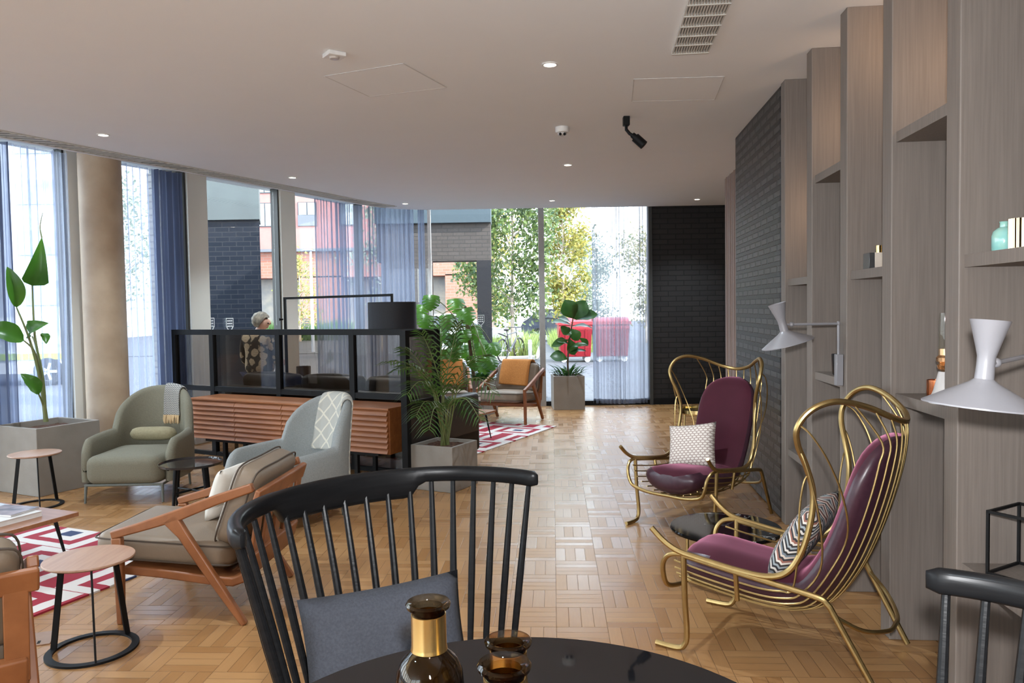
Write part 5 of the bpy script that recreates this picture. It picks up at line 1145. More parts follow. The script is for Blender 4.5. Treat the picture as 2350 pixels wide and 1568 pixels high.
m2 = rw(2.215, -0.002); h2 = at_y(2262, 838, 1.93); wall_lamp('grey diabolo wall lamp partly cut off at the right edge of the photo', m2, h2, (0.10, 0.0, 0.99), (1.03, 1.19), h2.z + 0.01)
# ================================================================ things on the shelves
def on(px, Y, z): p = at_y(px, 700, Y); return Vector((p.x, Y, z))
zc = SH['c']; t = thing('candle_holder', 'white marble block with dark end and two brass tubes on a shelf', 'candle holder', on(2019, 3.77, zc), math.radians(-6))
mb = MB(); mb.box((0.012, 0, 0.038), (0.10, 0.085, 0.076)); mb.obj('marble_block', mat('cream_marble', (0.62, 0.55, 0.47), 0.3, col2=(0.54, 0.46, 0.39), scale=12), t, bevel=0.002)
mb = MB(); mb.box((-0.051, 0, 0.038), (0.026, 0.085, 0.076)); mb.obj('dark_block', mat('dark_marble', (0.05, 0.05, 0.05), 0.3), t, bevel=0.002)
for dx, hh in ((-0.006, 0.036), (0.026, 0.042)): mb = MB(); mb.tube([(dx, 0.0, 0.076), (dx, 0.0, 0.076 + hh)], 0.013, 20); mb.obj('brass_tube', M_gold, t)
zh = SH['h']; t = thing('vase', 'small turquoise glazed bottle vase on upper right shelf', 'vase', on(2303, 2.64, zh))
mb = MB(); mb.lathe([(0, 0), (0.034, 0), (0.038, 0.006), (0.038, 0.052), (0.034, 0.068), (0.022, 0.079), (0.014, 0.083), (0.0135, 0.097), (0.016, 0.101), (0.012, 0.101), (0.010, 0.085), (0, 0.08)], 32, caps=False); mb.obj('body', mat('turquoise_glaze', (0.20, 0.48, 0.46), 0.12, col2=(0.30, 0.52, 0.44), scale=25, coat=0.6), t)
t = thing('tumbler', 'gold ribbed tumbler beside the turquoise vase on the shelf', 'tumbler', on(2343, 2.52, zh)); mb = MB(); ring = []
for z in (0, 0.098):
    ring.append([Vector(((0.036 + 0.0025 * math.cos(16 * a)) * math.cos(a), (0.036 + 0.0025 * math.cos(16 * a)) * math.sin(a), z)) for a in [2 * PI * k / 128 for k in range(128)]])
mb.loft(ring); mb.obj('body', mat('bright_gold', (0.85, 0.66, 0.36), 0.12, 1.0), t, angle=80)
ze = SH['e']; t = thing('cup', 'small black cup on a shelf behind the far wall lamp', 'cup', on(1926, 4.34, ze)); mb = MB(); mb.lathe([(0, 0), (0.030, 0), (0.036, 0.01), (0.041, 0.12), (0.038, 0.12), (0.033, 0.012), (0, 0.01)], 28, caps=False); mb.obj('body', mat('black_ceramic', (0.015, 0.015, 0.016), 0.15), t)
zb = SH['b']; t = thing('oil_lamp', 'oil lamp with tall glass chimney and brass burner on a shelf', 'oil lamp', on(2169, 3.04, zb))
mb = MB(); mb.lathe([(0, 0), (0.055, 0), (0.055, 0.012), (0.040, 0.05), (0.028, 0.10), (0.022, 0.125), (0, 0.125)], 28, caps=False); mb.obj('ceramic_base', mat('pale_ceramic', (0.52, 0.50, 0.49), 0.3), t)
mb = MB(); mb.lathe([(0.012, 0.125), (0.024, 0.135), (0.028, 0.15), (0.020, 0.158), (0.030, 0.165), (0.031, 0.180), (0.022, 0.19), (0.022, 0.215), (0, 0.215)], 28, caps=False); mb.obj('brass_burner', mat('warm_brass', (0.72, 0.42, 0.22), 0.2, 1.0), t)
mb = MB(); mb.lathe([(0.021, 0.20), (0.0225, 0.26), (0.019, 0.34), (0.0185, 0.355)], 28, caps=False); mb.obj('chimney', thin_glass('clear_chimney', (0.92, 0.90, 0.84)), t)
t = thing('pot', 'small copper pot beside the oil lamp on the shelf', 'pot', on(2150, 3.17, zb)); mb = MB(); mb.lathe([(0, 0), (0.034, 0), (0.036, 0.004), (0.036, 0.080), (0.033, 0.080), (0.032, 0.006), (0, 0.006)], 32, caps=False); mb.obj('body', mat('copper', (0.62, 0.22, 0.10), 0.22, 1.0), t)
zi = SH['i']; t = thing('wire_cube', 'black open wire cube standing on the low right shelf', 'ornament', Vector((1.775, 2.62, zi)), math.radians(30)); mb = MB(); a = 0.10; H = 0.225
for sx in (-1, 1):
    for sy in (-1, 1): mb.bar((sx * a, sy * a, 0), (sx * a, sy * a, H), 0.009, 0.009)
for z in (0.005, H - 0.005):
    for s in (-1, 1): mb.bar((-a, s * a, z), (a, s * a, z), 0.009, 0.009); mb.bar((s * a, -a, z), (s * a, a, z), 0.009, 0.009)
mb.obj('frame', M_blackm, t, smooth=False)
# ================================================================ shield stickers on the glass
M_dec = mat('frosted_sticker', (0.72, 0.74, 0.74), 0.6)
def decal(p, tang, label):
    t = bpy.data.objects; mb = MB(); W2, Hh = 0.055, 0.075
    out = [(-W2, Hh), (W2, Hh), (W2, -0.02), (W2 * 0.6, -0.055), (0, -Hh * 1.1), (-W2 * 0.6, -0.055), (-W2, -0.02)]
    for i in range(7): a, b = out[i], out[(i + 1) % 7]; mb.bar(tang * a[0] + Vector((0, 0, a[1])), tang * b[0] + Vector((0, 0, b[1])), 0.004, 0.010)
    for z in (0.045, 0.012, -0.02):
        for x in (-0.028, 0.0, 0.028): mb.bar(tang * (x - 0.010) + Vector((0, 0, z)), tang * (x + 0.010) + Vector((0, 0, z)), 0.004, 0.018)
    mb.bar(tang * -0.022 + Vector((0, 0, -0.105)), tang * 0.022 + Vector((0, 0, -0.085)), 0.004, 0.006); mb.bar(tang * 0.022 + Vector((0, 0, -0.105)), tang * -0.022 + Vector((0, 0, -0.085)), 0.004, 0.006)
    o = mb.obj('window_sticker', M_dec, smooth=False); o.location = p; return tag(o, label, 'sticker', 'shield stickers on the windows')
for px, lab in ((486, 'white shield sticker at the left edge of the dark brick window'), (530, 'white shield sticker on the window left of the person'), (706, 'white shield sticker on the window right of the lamp pole')):
    p = lf_px(px, 0.0); z = at_y(px, 745, p.y).z; decal(p + LN * -0.012 + Vector((0, 0, z)), LD, lab)
p = at_y(1103, 735, FARY - 0.014); decal(p, Vector((1, 0, 0)), 'white shield sticker on the far window above the monstera')
# ================================================================ person beyond the sofa
def skin_obj(name, verts, edges, radii, m, parent, sub=2, root=0):
    me = bpy.data.meshes.new(name); me.from_pydata(verts, edges, []); o = bpy.data.objects.new(name, me); COL.objects.link(o); o.parent = parent; me.materials.append(m)
    sk = o.modifiers.new('skin', 'SKIN'); sk.use_smooth_shade = True
    if not me.skin_vertices: me.skin_vertices.new()
    for i, r in enumerate(radii): me.skin_vertices[0].data[i].radius = r if isinstance(r, tuple) else (r, r); me.skin_vertices[0].data[i].use_root = i == root
    s = o.modifiers.new('sub', 'SUBSURF'); s.levels = sub; s.render_levels = sub; return o
def floral():
    m, t = newmat('floral_print'); tc = t.n('TexCoord'); v = t.n('TexVoronoi'); v.inputs['Scale'].default_value = 11.0; v.inputs['Randomness'].default_value = 0.8; n = t.n('TexNoise'); n.inputs['Scale'].default_value = 14
    t.l(tc.outputs['Object'], n.inputs['Vector']); a = t.n('VectorMath', operation='MULTIPLY_ADD'); t.l(n.outputs['Color'], a.inputs[0]); a.inputs[1].default_value = (0.06, 0.06, 0.06); t.l(tc.outputs['Object'], a.inputs[2]); t.l(a.outputs[0], v.inputs['Vector'])
    k = t.n('MapRange'); t.l(v.outputs['Distance'], k.inputs[0]); k.inputs[1].default_value = 0.48; k.inputs[2].default_value = 0.56
    w = t.n('TexWave', wave_type='RINGS'); w.inputs['Scale'].default_value = 20; w.inputs['Distortion'].default_value = 6; t.l(tc.outputs['Object'], w.inputs['Vector'])
    c = t.mix(w.outputs['Fac'], (0.80, 0.70, 0.52), (0.52, 0.43, 0.31)); t.l(t.mix(k.outputs[0], c, (0.012, 0.012, 0.014)), t.b.inputs['Base Color']); t.b.inputs['Roughness'].default_value = 0.8; return m
M_skin = mat('skin', (0.52, 0.30, 0.21), 0.5); M_hair = mat('ash_blonde_hair', (0.26, 0.215, 0.15), 0.7, col2=(0.12, 0.105, 0.085), scale=34, stretch=(1, 1, 0.3), bump=0.6); M_jean = mat('blue_jeans', (0.07, 0.085, 0.16), 0.9, col2=(0.05, 0.06, 0.12), scale=90)
pp = Vector((-2.985, 9.15, 0)); t = thing('person', 'person in black and cream floral jacket and jeans, head bowed, beyond the sofa', 'person', pp, math.radians(-22))
# skeleton: pelvis root; faces local +y, head bowed
V = [(0, 0, 0.80), (0, 0, 0.92), (0, 0.01, 1.05), (0, -0.01, 1.21), (0, -0.005, 1.285), (0.004, 0.02, 1.315), (0.02, 0.03, 1.345), (0.03, 0.035, 1.40), (0.03, 0.035, 1.45), (0.125, 0.075, 1.375)]
R = [0.115, 0.105, 0.11, 0.10, 0.05, 0.045, 0.066, 0.088, 0.062, 0.012]
Ed = [(0, 1), (1, 2), (2, 3), (3, 4), (4, 5), (5, 6), (6, 7), (7, 8), (7, 9)]
def limb(start, pts, rad):
    prev = start
    for p, r in zip(pts, rad): V.append(p); R.append(r); Ed.append((prev, len(V) - 1)); prev = len(V) - 1
    return prev
hands = []
for s in (-1, 1):
    limb(0, [(s * 0.085, 0, 0.74), (s * 0.095, 0.01, 0.44), (s * 0.10, -0.01, 0.08), (s * 0.10, 0.03, 0.035), (s * 0.10, 0.14, 0.022)], [0.085, 0.058, 0.038, 0.036, 0.028])
    w = limb(3, [(s * 0.165, -0.01, 1.22), (s * 0.215, 0.0, 1.09), (s * 0.225, 0.02, 0.93), (s * 0.17, 0.17, 0.90), (s * 0.13, 0.235, 0.905), (s * 0.115, 0.275, 0.905)], [0.052, 0.045, 0.038, 0.027, 0.030, 0.028]); hands.append((w, s))
for w, s in hands:
    x, y, z = V[w]
    for k, (dz, L) in enumerate(((0.024, 0.062), (0.008, 0.072), (-0.008, 0.068), (-0.024, 0.052))): limb(w, [(x - s * 0.010, y + 0.028, z + dz), (x - s * 0.022, y + 0.028 + L * 0.55, z + dz - 0.006), (x - s * 0.036, y + 0.022 + L, z + dz - 0.02)], [0.0085, 0.008, 0.006])
    limb(w - 1, [(x - s * 0.030, y - 0.015, z + 0.03), (x - s * 0.052, y + 0.012, z + 0.042)], [0.010, 0.008])
skin_obj('body', V, Ed, R, M_skin, t)
V = [(0, 0, 0.75), (0, 0, 0.92), (0, 0.005, 1.08), (0, -0.01, 1.21), (0, -0.005, 1.285)]; R = [(0.225, 0.15), (0.20, 0.14), (0.19, 0.135), (0.165, 0.115), (0.075, 0.07)]; Ed = [(0, 1), (1, 2), (2, 3), (3, 4)]
for s in (-1, 1): limb(3, [(s * 0.17, -0.01, 1.215), (s * 0.22, 0.0, 1.09), (s * 0.240, 0.02, 0.93), (s * 0.175, 0.165, 0.90)], [0.072, 0.066, 0.056, 0.042])
skin_obj('jacket', V, Ed, R, floral(), t)
V = [(0, 0, 0.80)]; R = [0.135]; Ed = []
for s in (-1, 1): limb(0, [(s * 0.09, 0, 0.72), (s * 0.098, 0.01, 0.44), (s * 0.10, -0.01, 0.08)], [0.095, 0.070, 0.055])
skin_obj('jeans', V, Ed, R, M_jean, t)
for s in (-1, 1): mb = MB(); mb.sphere((s * 0.10, 0.06, 0.035), 0.05, 14, 10, (0.95, 2.3, 0.7)); mb.obj('shoe', M_blackm, t)
def hairpt(u, v):
    a = 2 * PI * u; fr = max(0.0, math.sin(a)); lo = -0.95 + 1.5 * min(1, fr * 1.5); e = lo + (PI / 2 - lo) * v; w = 1 + 0.05 * math.sin(a * 7) * math.cos(e) + 0.03 * math.sin(e * 11 + a * 3)
    return Vector((0.101 * math.cos(a) * math.cos(e) * w, 0.028 + 0.112 * math.sin(a) * math.cos(e) * w * (0.82 if fr > 0 else 1.0), 1.408 + 0.104 * math.sin(e) * w))
mb = MB(); mb.grid(hairpt, 36, 16); HM = Matrix.Translation((0.03, 0.035, 1.40)) @ Matrix.Rotation(math.radians(-66), 4, 'Z') @ Matrix.Rotation(math.radians(-16), 4, 'X') @ Matrix.Translation((0, -0.045, -1.40))
ho = mb.obj('hair', M_hair, t, angle=180); ho.matrix_local = HM
for s in (-1, 1): mb = MB(); mb.sphere((s * 0.032, 0.122, 1.40), 0.010, 8, 6); mb.obj('eye', mat('eye_dark', (0.03, 0.02, 0.015), 0.2), t).matrix_local = HM
mb = MB(); mb.sphere((0, 0.118, 1.345), 0.016, 10, 6, (1.5, 0.5, 0.4)); mb.obj('mouth', mat('lips', (0.40, 0.13, 0.11), 0.5), t).matrix_local = HM
# ================================================================ the street outside
M_pave = brick('pale_paving', (0.34, 0.345, 0.36), (0.28, 0.285, 0.30), (0.18, 0.18, 0.19), bw=0.6, bh=0.3, axis='x', rough=0.7, bumpv=0.1)
def pave():
    m, t = newmat('street_paving'); tc = t.n('TexCoord'); bt = t.n('TexBrick'); t.l(tc.outputs['Object'], bt.inputs['Vector'])
    bt.inputs['Scale'].default_value = 1; bt.inputs['Brick Width'].default_value = 0.6; bt.inputs['Row Height'].default_value = 0.3; bt.inputs['Mortar Size'].default_value = 0.012
    bt.inputs['Color1'].default_value = (0.095, 0.098, 0.108, 1); bt.inputs['Color2'].default_value = (0.080, 0.083, 0.092, 1); bt.inputs['Mortar'].default_value = (0.045, 0.045, 0.05, 1)
    t.l(bt.outputs[0], t.b.inputs['Base Color']); t.b.inputs['Roughness'].default_value = 0.65; t.b.inputs['Specular IOR Level'].default_value = 0.15; return m
M_st = pave()
mb = MB(); mb.prism([(-90, 12.03), (90, 12.03), (90, 90), (-90, 90)], -0.4, -0.06); mb.prism([(-90, -30), (-14.7, -30), (-10.6, -4), (-2.6, 11.7), (-2.2, 12.03), (-90, 12.03)], -0.4, -0.06)
structure(mb.obj('ground', M_st, smooth=False))
mb = MB(); mb.box((-40, 36, -0.05), (70, 14, 0.03)); structure(mb.obj('road', mat('asphalt', (0.07, 0.073, 0.08), 0.8, scale=30), smooth=False))
M_red = mat('coral_render', (0.42, 0.185, 0.16), 0.8, col2=(0.385, 0.165, 0.145), scale=1.5)
M_rbrick = brick('orange_brick', (0.36, 0.15, 0.105), (0.31, 0.125, 0.085), (0.28, 0.19, 0.16), bw=0.6, bh=0.22, axis='x', bumpv=0.2, msize=0.02)
M_pane = mat('far_pane', (0.22, 0.27, 0.30), 0.15, scale=0.8, col2=(0.45, 0.5, 0.5))
M_spand = mat('grey_spandrel', (0.13, 0.14, 0.16), 0.5)
M_wf = mat('window_metal', (0.06, 0.06, 0.07), 0.5)
M_pale = mat('pale_render', (0.62, 0.66, 0.74), 0.8, scale=1.0)
# --- coral apartment block
Yb = 62.0
t = thing('apartment_building', 'coral red apartment block with grey windows across the street', 'building', (0, Yb, -0.06))
mb = MB(); mb.box((-16.9, 6, 14.4), (30.6, 12, 16)); mb.obj('upper_wall', M_red, t, smooth=False)
mb = MB(); mb.box((-16.9, 5.4, 5.35), (30.6, 12, 2.1)); mb.box((-15.0, 5.4, 2.2), (3.4, 12, 4.4)); mb.box((-3.4, 5.4, 2.2), (3.6, 12, 4.4)); mb.obj('lower_wall', M_rbrick, t, smooth=False)
mb = MB(); mb.box((-16.9, -0.75, 6.45), (30.6, 0.5, 0.22)); mb.obj('ledge', M_spand, t, smooth=False)
mb = MB(); mb.box((-17.2, 6.5, 2.2), (30, 9, 4.4)); mb.obj('ground_floor', mat('shop_glass', (0.20, 0.21, 0.22), 0.3, scale=1.2, col2=(0.42, 0.36, 0.28)), t, smooth=False)
for ci in range(8):
    wx = -29.5 + 3.35 * ci
    for zi in range(4):
        wz = 9.35 + 2.65 * zi; big = ci % 2
        mb = MB(); mb.box((wx, 0.02, wz), (1.5, 0.16, 1.9)); f = mb.obj('window_frame', M_wf, t, smooth=False)
        mb = MB()
        if big: mb.box((wx - 0.36, -0.07, wz), (0.62, 0.04, 1.75)); mb.box((wx + 0.36, -0.07, wz), (0.62, 0.04, 1.75))
        else: mb.box((wx - 0.36, -0.07, wz + 0.42), (0.62, 0.04, 0.95)); mb.box((wx + 0.36, -0.07, wz + 0.42), (0.62, 0.04, 0.95))
        mb.obj('pane', M_pane, f, smooth=False)
        if not big: mb = MB(); mb.box((wx, -0.07, wz - 0.5), (1.5, 0.06, 0.85)); mb.obj('spandrel', M_spand, f, smooth=False)
# --- pale block far left
t = thing('office_building', 'pale blue office block seen through the left sheer curtain', 'building', (0, 48, -0.06))
mb = MB(); mb.box((-44, 6, 9), (34, 12, 18)); mb.obj('wall', M_pale, t, smooth=False)
for zi in range(5):
    for ci in range(8):
        mb = MB(); mb.box((-57 + 4 * ci, -0.02, 3 + 3.1 * zi), (2.6, 0.1, 1.5)); mb.obj('window', M_pane, t, smooth=False)
# --- own building: dark brick pier and portico outside the glass
M_pier = brick('blue_black_brick', (0.012, 0.015, 0.022), (0.017, 0.020, 0.028), (0.030, 0.031, 0.036), bw=0.22, bh=0.075, axis='x', bumpv=0.2, msize=0.007, rough=0.5, spec=0.06)
M_beam = mat('grey_green_beam', (0.075, 0.09, 0.088), 0.6, col2=(0.06, 0.07, 0.07), scale=2)
M_pbrick = brick('taupe_brick', (0.060, 0.052, 0.048), (0.072, 0.062, 0.057), (0.045, 0.041, 0.039), bw=0.22, bh=0.075, axis='x', bumpv=0.2, spec=0.06)
k = 12.9 / 12.2
mb = MB(); mb.prism([(-5.5, 12.2), (-3.92, 12.2), (-3.92 * k, 12.9), (-5.8, 12.9)], -0.06, 2.96); w = structure(mb.obj('wall_pier', M_pier, smooth=False))
mb = MB(); mb.prism([(-5.6, 12.14), (-3.90, 12.14), (-3.90 * k, 12.9), (-5.9, 12.9)], 2.96, 5.2); mb.obj('lintel', M_beam, w, smooth=False)
mb = MB(); a, b = lf(8.70, -0.22, 1.5), lf(8.98, -0.22, 1.5); mb.bar(a, b, 0.25, 3.2); structure(mb.obj('wall_reveal', brick('pale_reveal_brick', (0.34, 0.31, 0.27), (0.30, 0.275, 0.24), (0.16, 0.14, 0.13), bw=0.2, bh=0.075, axis='y'), smooth=False))
mb = MB(); mb.box((-1.48, 15.25, 2.81), (2.2, 0.5, 0.72)); w = structure(mb.obj('wall_portico', M_pbrick, smooth=False))
mb = MB(); mb.box((-1.48, 15.2, 3.9), (2.22, 0.6, 1.46)); mb.obj('lintel', mat('blue_grey_band', (0.06, 0.078, 0.09), 0.6, spec=0.08), w, smooth=False)
mb = MB(); mb.prism([(-2.5, 15.0), (-1.50, 15.0), (-1.55, 15.5), (-2.5, 15.5)], -0.06, 2.45); mb.obj('pier', M_pbrick, w, smooth=False)
mb = MB(); mb.prism([(-0.66, 15.0), (-0.38, 15.0), (-0.393, 15.5), (-0.68, 15.5)], -0.06, 2.45); mb.obj('pier', mat('dark_pier', (0.025, 0.026, 0.03), 0.6, spec=0.05), w, smooth=False)
# --- trees
M_trunk = mat('birch_bark', (0.50, 0.43, 0.36), 0.8, col2=(0.22, 0.17, 0.13), scale=6, stretch=(1, 1, 0.4))
M_lg = leafmat('leaf_green', (0.03, 0.07, 0.03), (0.16, 0.22, 0.05), transl=0.5)
M_ly = leafmat('leaf_yellow', (0.12, 0.16, 0.03), (0.45, 0.36, 0.08), transl=0.5)
M_ls = leafmat('leaf_silver', (0.12, 0.17, 0.11), (0.42, 0.46, 0.34), transl=0.5)
def tree(x, y, h, r, zlo, mleaf, label, n=1700, leaf=0.10, seed=1, lean=0.0):
    rnd = random.Random(seed); t = thing('tree', label, 'tree', (x, y, -0.06), group='birch trees outside')
    mb = MB(); mb.tube(cat([(0, 0, 0), (lean * 0.3, 0, h * 0.3), (lean * 0.6 + 0.05, 0, h * 0.6), (lean, 0, h * 0.95)], 4), [0.07 - 0.055 * i / 12 for i in range(13)], 7)
    cents = []
    for i in range(26):
        z = zlo + (h - zlo) * rnd.random(); rr = r * (0.35 + 0.65 * math.sin(PI * min(1, max(0.08, (z - zlo) / (h - zlo) * 0.85 + 0.1)))) * rnd.uniform(0.35, 1.0); a = rnd.uniform(0, 2 * PI)
        c = Vector((math.cos(a) * rr + lean * z / h, math.sin(a) * rr, z)); cents.append(c)
        b0 = Vector((lean * z / h, 0, max(z - rr * 0.8, 0.4))); mb.tube([b0, b0.lerp(c, 0.5) + Vector((0, 0, 0.05)), c], [0.022, 0.014, 0.006], 5)
    mb.obj('trunk', M_trunk, t)
    mb = MB()
    for i in range(n):
        c = rnd.choice(cents); p = c + Vector((rnd.gauss(0, r * 0.20), rnd.gauss(0, r * 0.20), rnd.gauss(-0.1, r * 0.24)))
        d = Vector((rnd.uniform(-1, 1), rnd.uniform(-1, 1), rnd.uniform(-1.2, 0.4))).normalized(); s = d.orthogonal().normalized(); L = leaf * rnd.uniform(0.7, 1.5)
        mb.add([p, p + d * L * 0.5 + s * L * 0.33, p + d * L, p + d * L * 0.5 - s * L * 0.33], [(0, 1, 2, 3)])
    mb.obj('foliage', mleaf, t, smooth=False, fix=False)
tree(0.02, 24, 6.4, 1.45, 1.75, M_lg, 'tall green birch outside the far window, left of the grey mullion', 8500, 0.125, 3)
tree(1.85, 28, 5.6, 0.95, 1.6, M_ly, 'yellow leaved birch outside just right of the grey mullion', 4600, 0.13, 4)
tree(3.4, 36, 4.6, 1.35, 1.2, M_ls, 'silvery small tree outside behind the fiddle leaf fig', 4200, 0.13, 5)
tree(-0.75, 34, 7.0, 1.6, 1.5, M_ly, 'yellow birch half hidden behind the green birch outside', 3600, 0.14, 6)
tree(5.9, 34, 5.2, 1.2, 1.4, M_ly, 'yellow tree seen through the sheer curtain by the dark wall', 1600, 0.13, 7)
tree(-11.2, 41, 4.4, 1.2, 0.9, M_ly, 'small yellowing tree seen behind the street lamp', 1400, 0.13, 8)
tree(-5.0, 30, 6.2, 1.3, 1.2, M_ls, 'pale tree seen through the curtain round the window corner', 1500, 0.12, 9)
tree(-15.5, 31, 7.0, 1.8, 2.4, M_ls, 'pale tree seen through the curtain beside the concrete column', 2200, 0.13, 10)
# --- planting
def tufts(name, label, x0, x1, y0, y1, n, h, m, seed):
    rnd = random.Random(seed); mb = MB()
    for i in range(n):
        p = Vector((rnd.uniform(x0, x1), rnd.uniform(y0, y1), -0.06)); a = rnd.uniform(0, 6.28); L = h * rnd.uniform(0.5, 1.15); d = Vector((math.cos(a) * 0.35 * L, math.sin(a) * 0.35 * L, L)); s = Vector((-math.sin(a), math.cos(a), 0)) * 0.012
        mb.add([p - s, p + s, p + d * 0.55 + s + Vector((0, 0, L * 0.1)), p + d], [(0, 1, 2, 3)])
    return tag(mb.obj(name, m, smooth=False, fix=False), label, 'planting', kind='stuff')
M_gr = leafmat('grass_blade', (0.10, 0.20, 0.04), (0.42, 0.46, 0.16), scale=1.5, transl=0.4)
M_hd = leafmat('hedge_leaf', (0.05, 0.12, 0.035), (0.14, 0.25, 0.07), scale=1.5, transl=0.3)
tufts('grass', 'tall ornamental grasses growing in the bed behind the bicycle', -1.3, 0.72, 23.6, 30, 2600, 0.75, M_gr, 1)
tufts('grass', 'yellow green grasses in the bed right of the grey mullion outside', 1.55, 3.2, 27, 34, 1400, 0.7, M_gr, 2)
tufts('undergrowth', 'dark green street planting beyond the road', -14.2, -9.0, 42, 44, 1500, 1.1, M_hd, 3)
mb = MB(); mb.tube(cat([(-1.6, 23.4, 0), (0.2, 23.3, 0), (0.75, 24.4, 0), (0.95, 30, 0)], 6), 0.09, 6); tag(mb.obj('kerb_stone', mat('kerb', (0.42, 0.38, 0.33), 0.8)), 'curved stone kerb edging the grass bed', 'kerb')
# --- vehicles
M_carw = mat('white_paint', (0.78, 0.80, 0.82), 0.25, coat=0.5); M_card = mat('navy_paint', (0.03, 0.04, 0.07), 0.25, coat=0.5)
M_tyre = mat('tyre_rubber', (0.012, 0.012, 0.013), 0.8); M_hub = mat('wheel_alloy', (0.5, 0.5, 0.52), 0.35, 0.6); M_cg = mat('car_glass', (0.05, 0.06, 0.07), 0.08)
def car(loc, rz, label, paint, suv=1.0, stripe=None):
    """side profile along local x, nose at +x, width along y"""
    t = thing('car', label, 'car', loc, rz); H = suv
    prof = [(-2.1, 0.28), (-2.15, 0.75), (-2.05, 0.95), (-1.85, 1.05 * H), (-1.35, 1.46 * H), (0.2, 1.48 * H), (0.95, 0.98 * H), (1.8, 0.88), (2.12, 0.68), (2.15, 0.28)]
    mb = MB(); rings = []
    for y, q in ((-0.86, 0.90), (-0.88, 1.0), (0.88, 1.0), (0.86, 0.90)):
        rings.append([Vector((x * (1 if z < 1 else 0.97), y * (1.0 if z < 1.0 else 0.86), 0.28 + (z - 0.28) * (1 if q == 1.0 else 0.99))) for x, z in prof])
    mb.loft(rings); mb.obj('body', paint, t, bevel=0.04, angle=40)
    for s in (-1, 1):
        mb = MB(); P = [(-1.62, 1.08 * H), (-1.28, 1.38 * H), (0.15, 1.40 * H), (0.72, 1.04 * H)]
        mb.loft([[Vector((x, s * (0.80 if z > 1.2 else 0.875) , z)) for x, z in P], [Vector((x, s * (0.70 if z > 1.2 else 0.77), z)) for x, z in P]]); mb.obj('side_window', M_cg, t, smooth=False)
        if stripe: mb = MB(); mb.box((0, s * 0.885, 0.66), (3.9, 0.02, 0.14)); mb.obj('stripe', stripe, t, smooth=False)
        for wx in (-1.32, 1.32):
            mb = MB(); T = Matrix.Translation((wx, s * 0.80, 0.32)) @ Matrix.Rotation(PI / 2, 4, 'X')
            mb.lathe([(0.20, -0.11), (0.30, -0.11), (0.325, -0.07), (0.325, 0.07), (0.30, 0.11), (0.20, 0.11)], 24, T); w = mb.obj('wheel', M_tyre, t)
            mb = MB()
            for q in range(5): a = 2 * PI * q / 5; mb.bar(T @ Vector((0, 0, -s * 0.1)), T @ Vector((0.2 * math.cos(a), 0.2 * math.sin(a), -s * 0.1)), 0.06, 0.03, up=(0, 1, 0))
            mb.lathe([(0.19, -0.09), (0.21, -0.115), (0.21, 0.115), (0.19, 0.09)], 24, T, caps=False); mb.obj('hub', M_hub, w)
    for s in (-1, 1): mb = MB(); mb.box((0.62, s * 0.98, 1.02 * H), (0.16, 0.2, 0.13)); mb.obj('mirror', paint, t, bevel=0.03)
    mb = MB(); mb.box((2.08, 0, 0.70), (0.1, 1.5, 0.12)); mb.obj('headlights', mat('lens_clear', (0.6, 0.6, 0.6), 0.1), t, bevel=0.02)
    return t
car((-1.75, 26.0, -0.06), 0.0, 'white car parked outside behind the bicycle', M_carw, 0.98)
car((-11.9, 18.2, -0.06), 0.12, 'white car with lime stripe outside, behind the left sheer curtain', M_carw, 1.05, mat('lime_stripe', (0.45, 0.62, 0.05), 0.4))
car((2.6, 38.0, -0.06), 0.0, 'dark blue car parked under the trees', M_card, 1.05)
# --- bicycle
t = thing('bicycle', 'grey bicycle parked at the kerb beyond the far window', 'bicycle', at_z(1173, 829, -0.06), math.radians(62))
M_bf = mat('bike_frame', (0.09, 0.09, 0.11), 0.35, 0.4); M_bt = mat('bike_tyre', (0.015, 0.015, 0.016), 0.7)
def wheelb(x):
    mb = MB(); mb.tube([(x + 0.33 * math.cos(2 * PI * k / 28), 0, 0.345 + 0.33 * math.sin(2 * PI * k / 28)) for k in range(28)], 0.024, 8, closed=True); w = mb.obj('wheel', M_bt, t)
    mb = MB()
    for k in range(12): a = 2 * PI * k / 12; mb.tube([(x, 0.015 * (-1) ** k, 0.345), (x + 0.32 * math.cos(a), 0, 0.345 + 0.32 * math.sin(a))], 0.003, 4)
    mb.tube([(x, -0.05, 0.345), (x, 0.05, 0.345)], 0.03, 10); mb.obj('spokes', M_hub, w)
wheelb(-0.53); wheelb(0.53)
mb = MB(); BB = (-0.08, 0, 0.30); ST = (-0.22, 0, 0.80); HT = (0.36, 0, 0.86); HB = (0.40, 0, 0.70)
for a, b, r in ((BB, ST, 0.018), (ST, HT, 0.018), (BB, HB, 0.026), (HT, HB, 0.02)): mb.tube([a, b], r, 8)
for s in (-0.05, 0.05): mb.tube([(-0.53, s, 0.345), BB], 0.012, 6); mb.tube([(-0.53, s, 0.345), ST], 0.010, 6); mb.tube([(0.53, s, 0.345), (0.42, s, 0.66), HB], 0.014, 6)
mb.obj('frame', M_bf, t)
mb = MB(); mb.tube([(0.355, 0, 0.86), (0.34, 0, 1.0)], 0.014, 8); mb.tube(cat([(0.25, -0.30, 1.02), (0.35, -0.12, 1.01), (0.36, 0, 1.0), (0.35, 0.12, 1.01), (0.25, 0.30, 1.02)], 4), 0.013, 8); mb.obj('handlebar', M_bf, t)
mb = MB(); mb.tube([ST, (-0.25, 0, 0.92)], 0.013, 8); mb.sphere((-0.27, 0, 0.95), 0.13, 12, 8, (1, 0.55, 0.3)); mb.obj('saddle', M_bt, t)
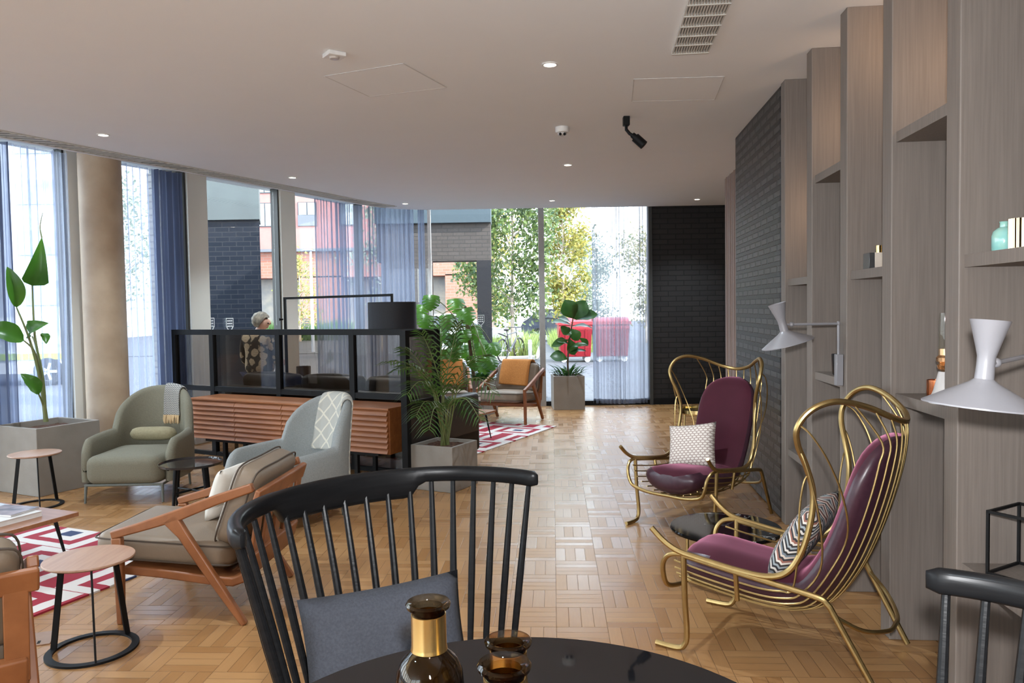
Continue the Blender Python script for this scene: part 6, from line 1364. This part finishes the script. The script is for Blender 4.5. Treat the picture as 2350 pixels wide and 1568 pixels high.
mb = MB(); mb.tube([(-0.08 + 0.09 * math.cos(2 * PI * k / 20), 0.05, 0.30 + 0.09 * math.sin(2 * PI * k / 20)) for k in range(20)], 0.008, 5, closed=True); mb.tube([(-0.08, 0.07, 0.3), (0.03, 0.08, 0.17), (0.03, 0.16, 0.17)], 0.01, 6); mb.tube([(-0.08, -0.07, 0.3), (-0.19, -0.08, 0.43), (-0.19, -0.16, 0.43)], 0.01, 6); mb.obj('crank', M_hub, t)
mb = MB(); mb.bar((-0.22, 0, 0.74), (-0.75, 0, 0.86), 0.06, 0.02); mb.obj('mudguard', M_bt, t)
# --- bollard, lamp post
p = at_z(1217, 836, -0.06); t = thing('bollard', 'slim steel bollard standing right of the bicycle', 'bollard', p)
mb = MB(); mb.lathe([(0.055, 0), (0.055, 0.66), (0.045, 0.69), (0, 0.695)], 16); mb.obj('post', mat('steel_post', (0.35, 0.38, 0.42), 0.35, 0.7), t)
mb = MB(); mb.lathe([(0.058, 0.57), (0.058, 0.61)], 16, caps=False); mb.obj('band', M_white, t)
t = thing('street_lamp', 'slender blue grey street lamp in front of coral building', 'street lamp', (at_y(716, 700, 30).x, 30, -0.06))
mb = MB(); mb.tube([(0, 0, 0), (0, 0, 2.2), (0, 0, 3.9)], [0.07, 0.055, 0.04], 10); mb.obj('pole', mat('lamp_grey', (0.30, 0.34, 0.42), 0.5), t)
mb = MB(); mb.sphere((-0.12, 0, 3.95), 0.2, 12, 8, (1, 0.5, 0.25)); mb.obj('lamp_head', mat('lamp_grey', (0.30, 0.34, 0.42), 0.5), t)
# --- red wheeled bins
M_binr = mat('red_bin', (0.20, 0.010, 0.017), 0.4, spec=0.2, col2=(0.17, 0.009, 0.014)); M_binl = mat('red_lid', (0.34, 0.022, 0.03), 0.4)
def bin_(x, label, w):
    y = 22.7; t = thing('waste_bin', label, 'bin', (x, y, -0.06))
    mb = MB(); mb.loft([[Vector((sx * w / 2 * q, sy * 0.5 * q, z)) for sx, sy in ((-1, -1), (1, -1), (1, 1), (-1, 1))] for z, q in ((0.16, 0.9), (1.08, 1.0))])
    for k in range(3): mb.bar((-w * 0.3 + k * w * 0.3, -0.455, 0.2), (-w * 0.3 + k * w * 0.3, -0.50, 1.04), 0.05, 0.03, up=(0, 1, 0))
    mb.obj('body', M_binr, t, smooth=False, bevel=0.02)
    mb = MB(); mb.loft([[Vector((x_, y_, z)) for x_, y_ in ((-w / 2 - 0.04, -0.55), (w / 2 + 0.04, -0.55), (w / 2 + 0.04, 0.55), (-w / 2 - 0.04, 0.55))] for z in (1.08, 1.17)]); mb.lathe([(0.52, -w / 2), (0.52, w / 2)], 20, Matrix.Translation((0, 0, 1.0)) @ Matrix.Rotation(PI / 2, 4, 'Y') @ Matrix.Diagonal((0.55, 1, 1, 1))); mb.obj('lid', M_binl, t)
    for sx in (-1, 1):
        for sy in (-1, 1):
            mb = MB(); mb.lathe([(0.03, -0.03), (0.085, -0.03), (0.085, 0.03), (0.03, 0.03)], 16, Matrix.Translation((sx * w * 0.36, sy * 0.36, 0.085)) @ Matrix.Rotation(PI / 2, 4, 'X')); mb.obj('wheel', mat('bin_wheel', (0.7, 0.7, 0.7), 0.5), t)
bin_(at_z(1318, 829, -0.06).x, 'red wheeled waste bin standing outside behind the fig plant', 0.95)
bin_(at_z(1402, 829, -0.06).x, 'red wheeled waste bin behind the sheer curtain', 1.0)
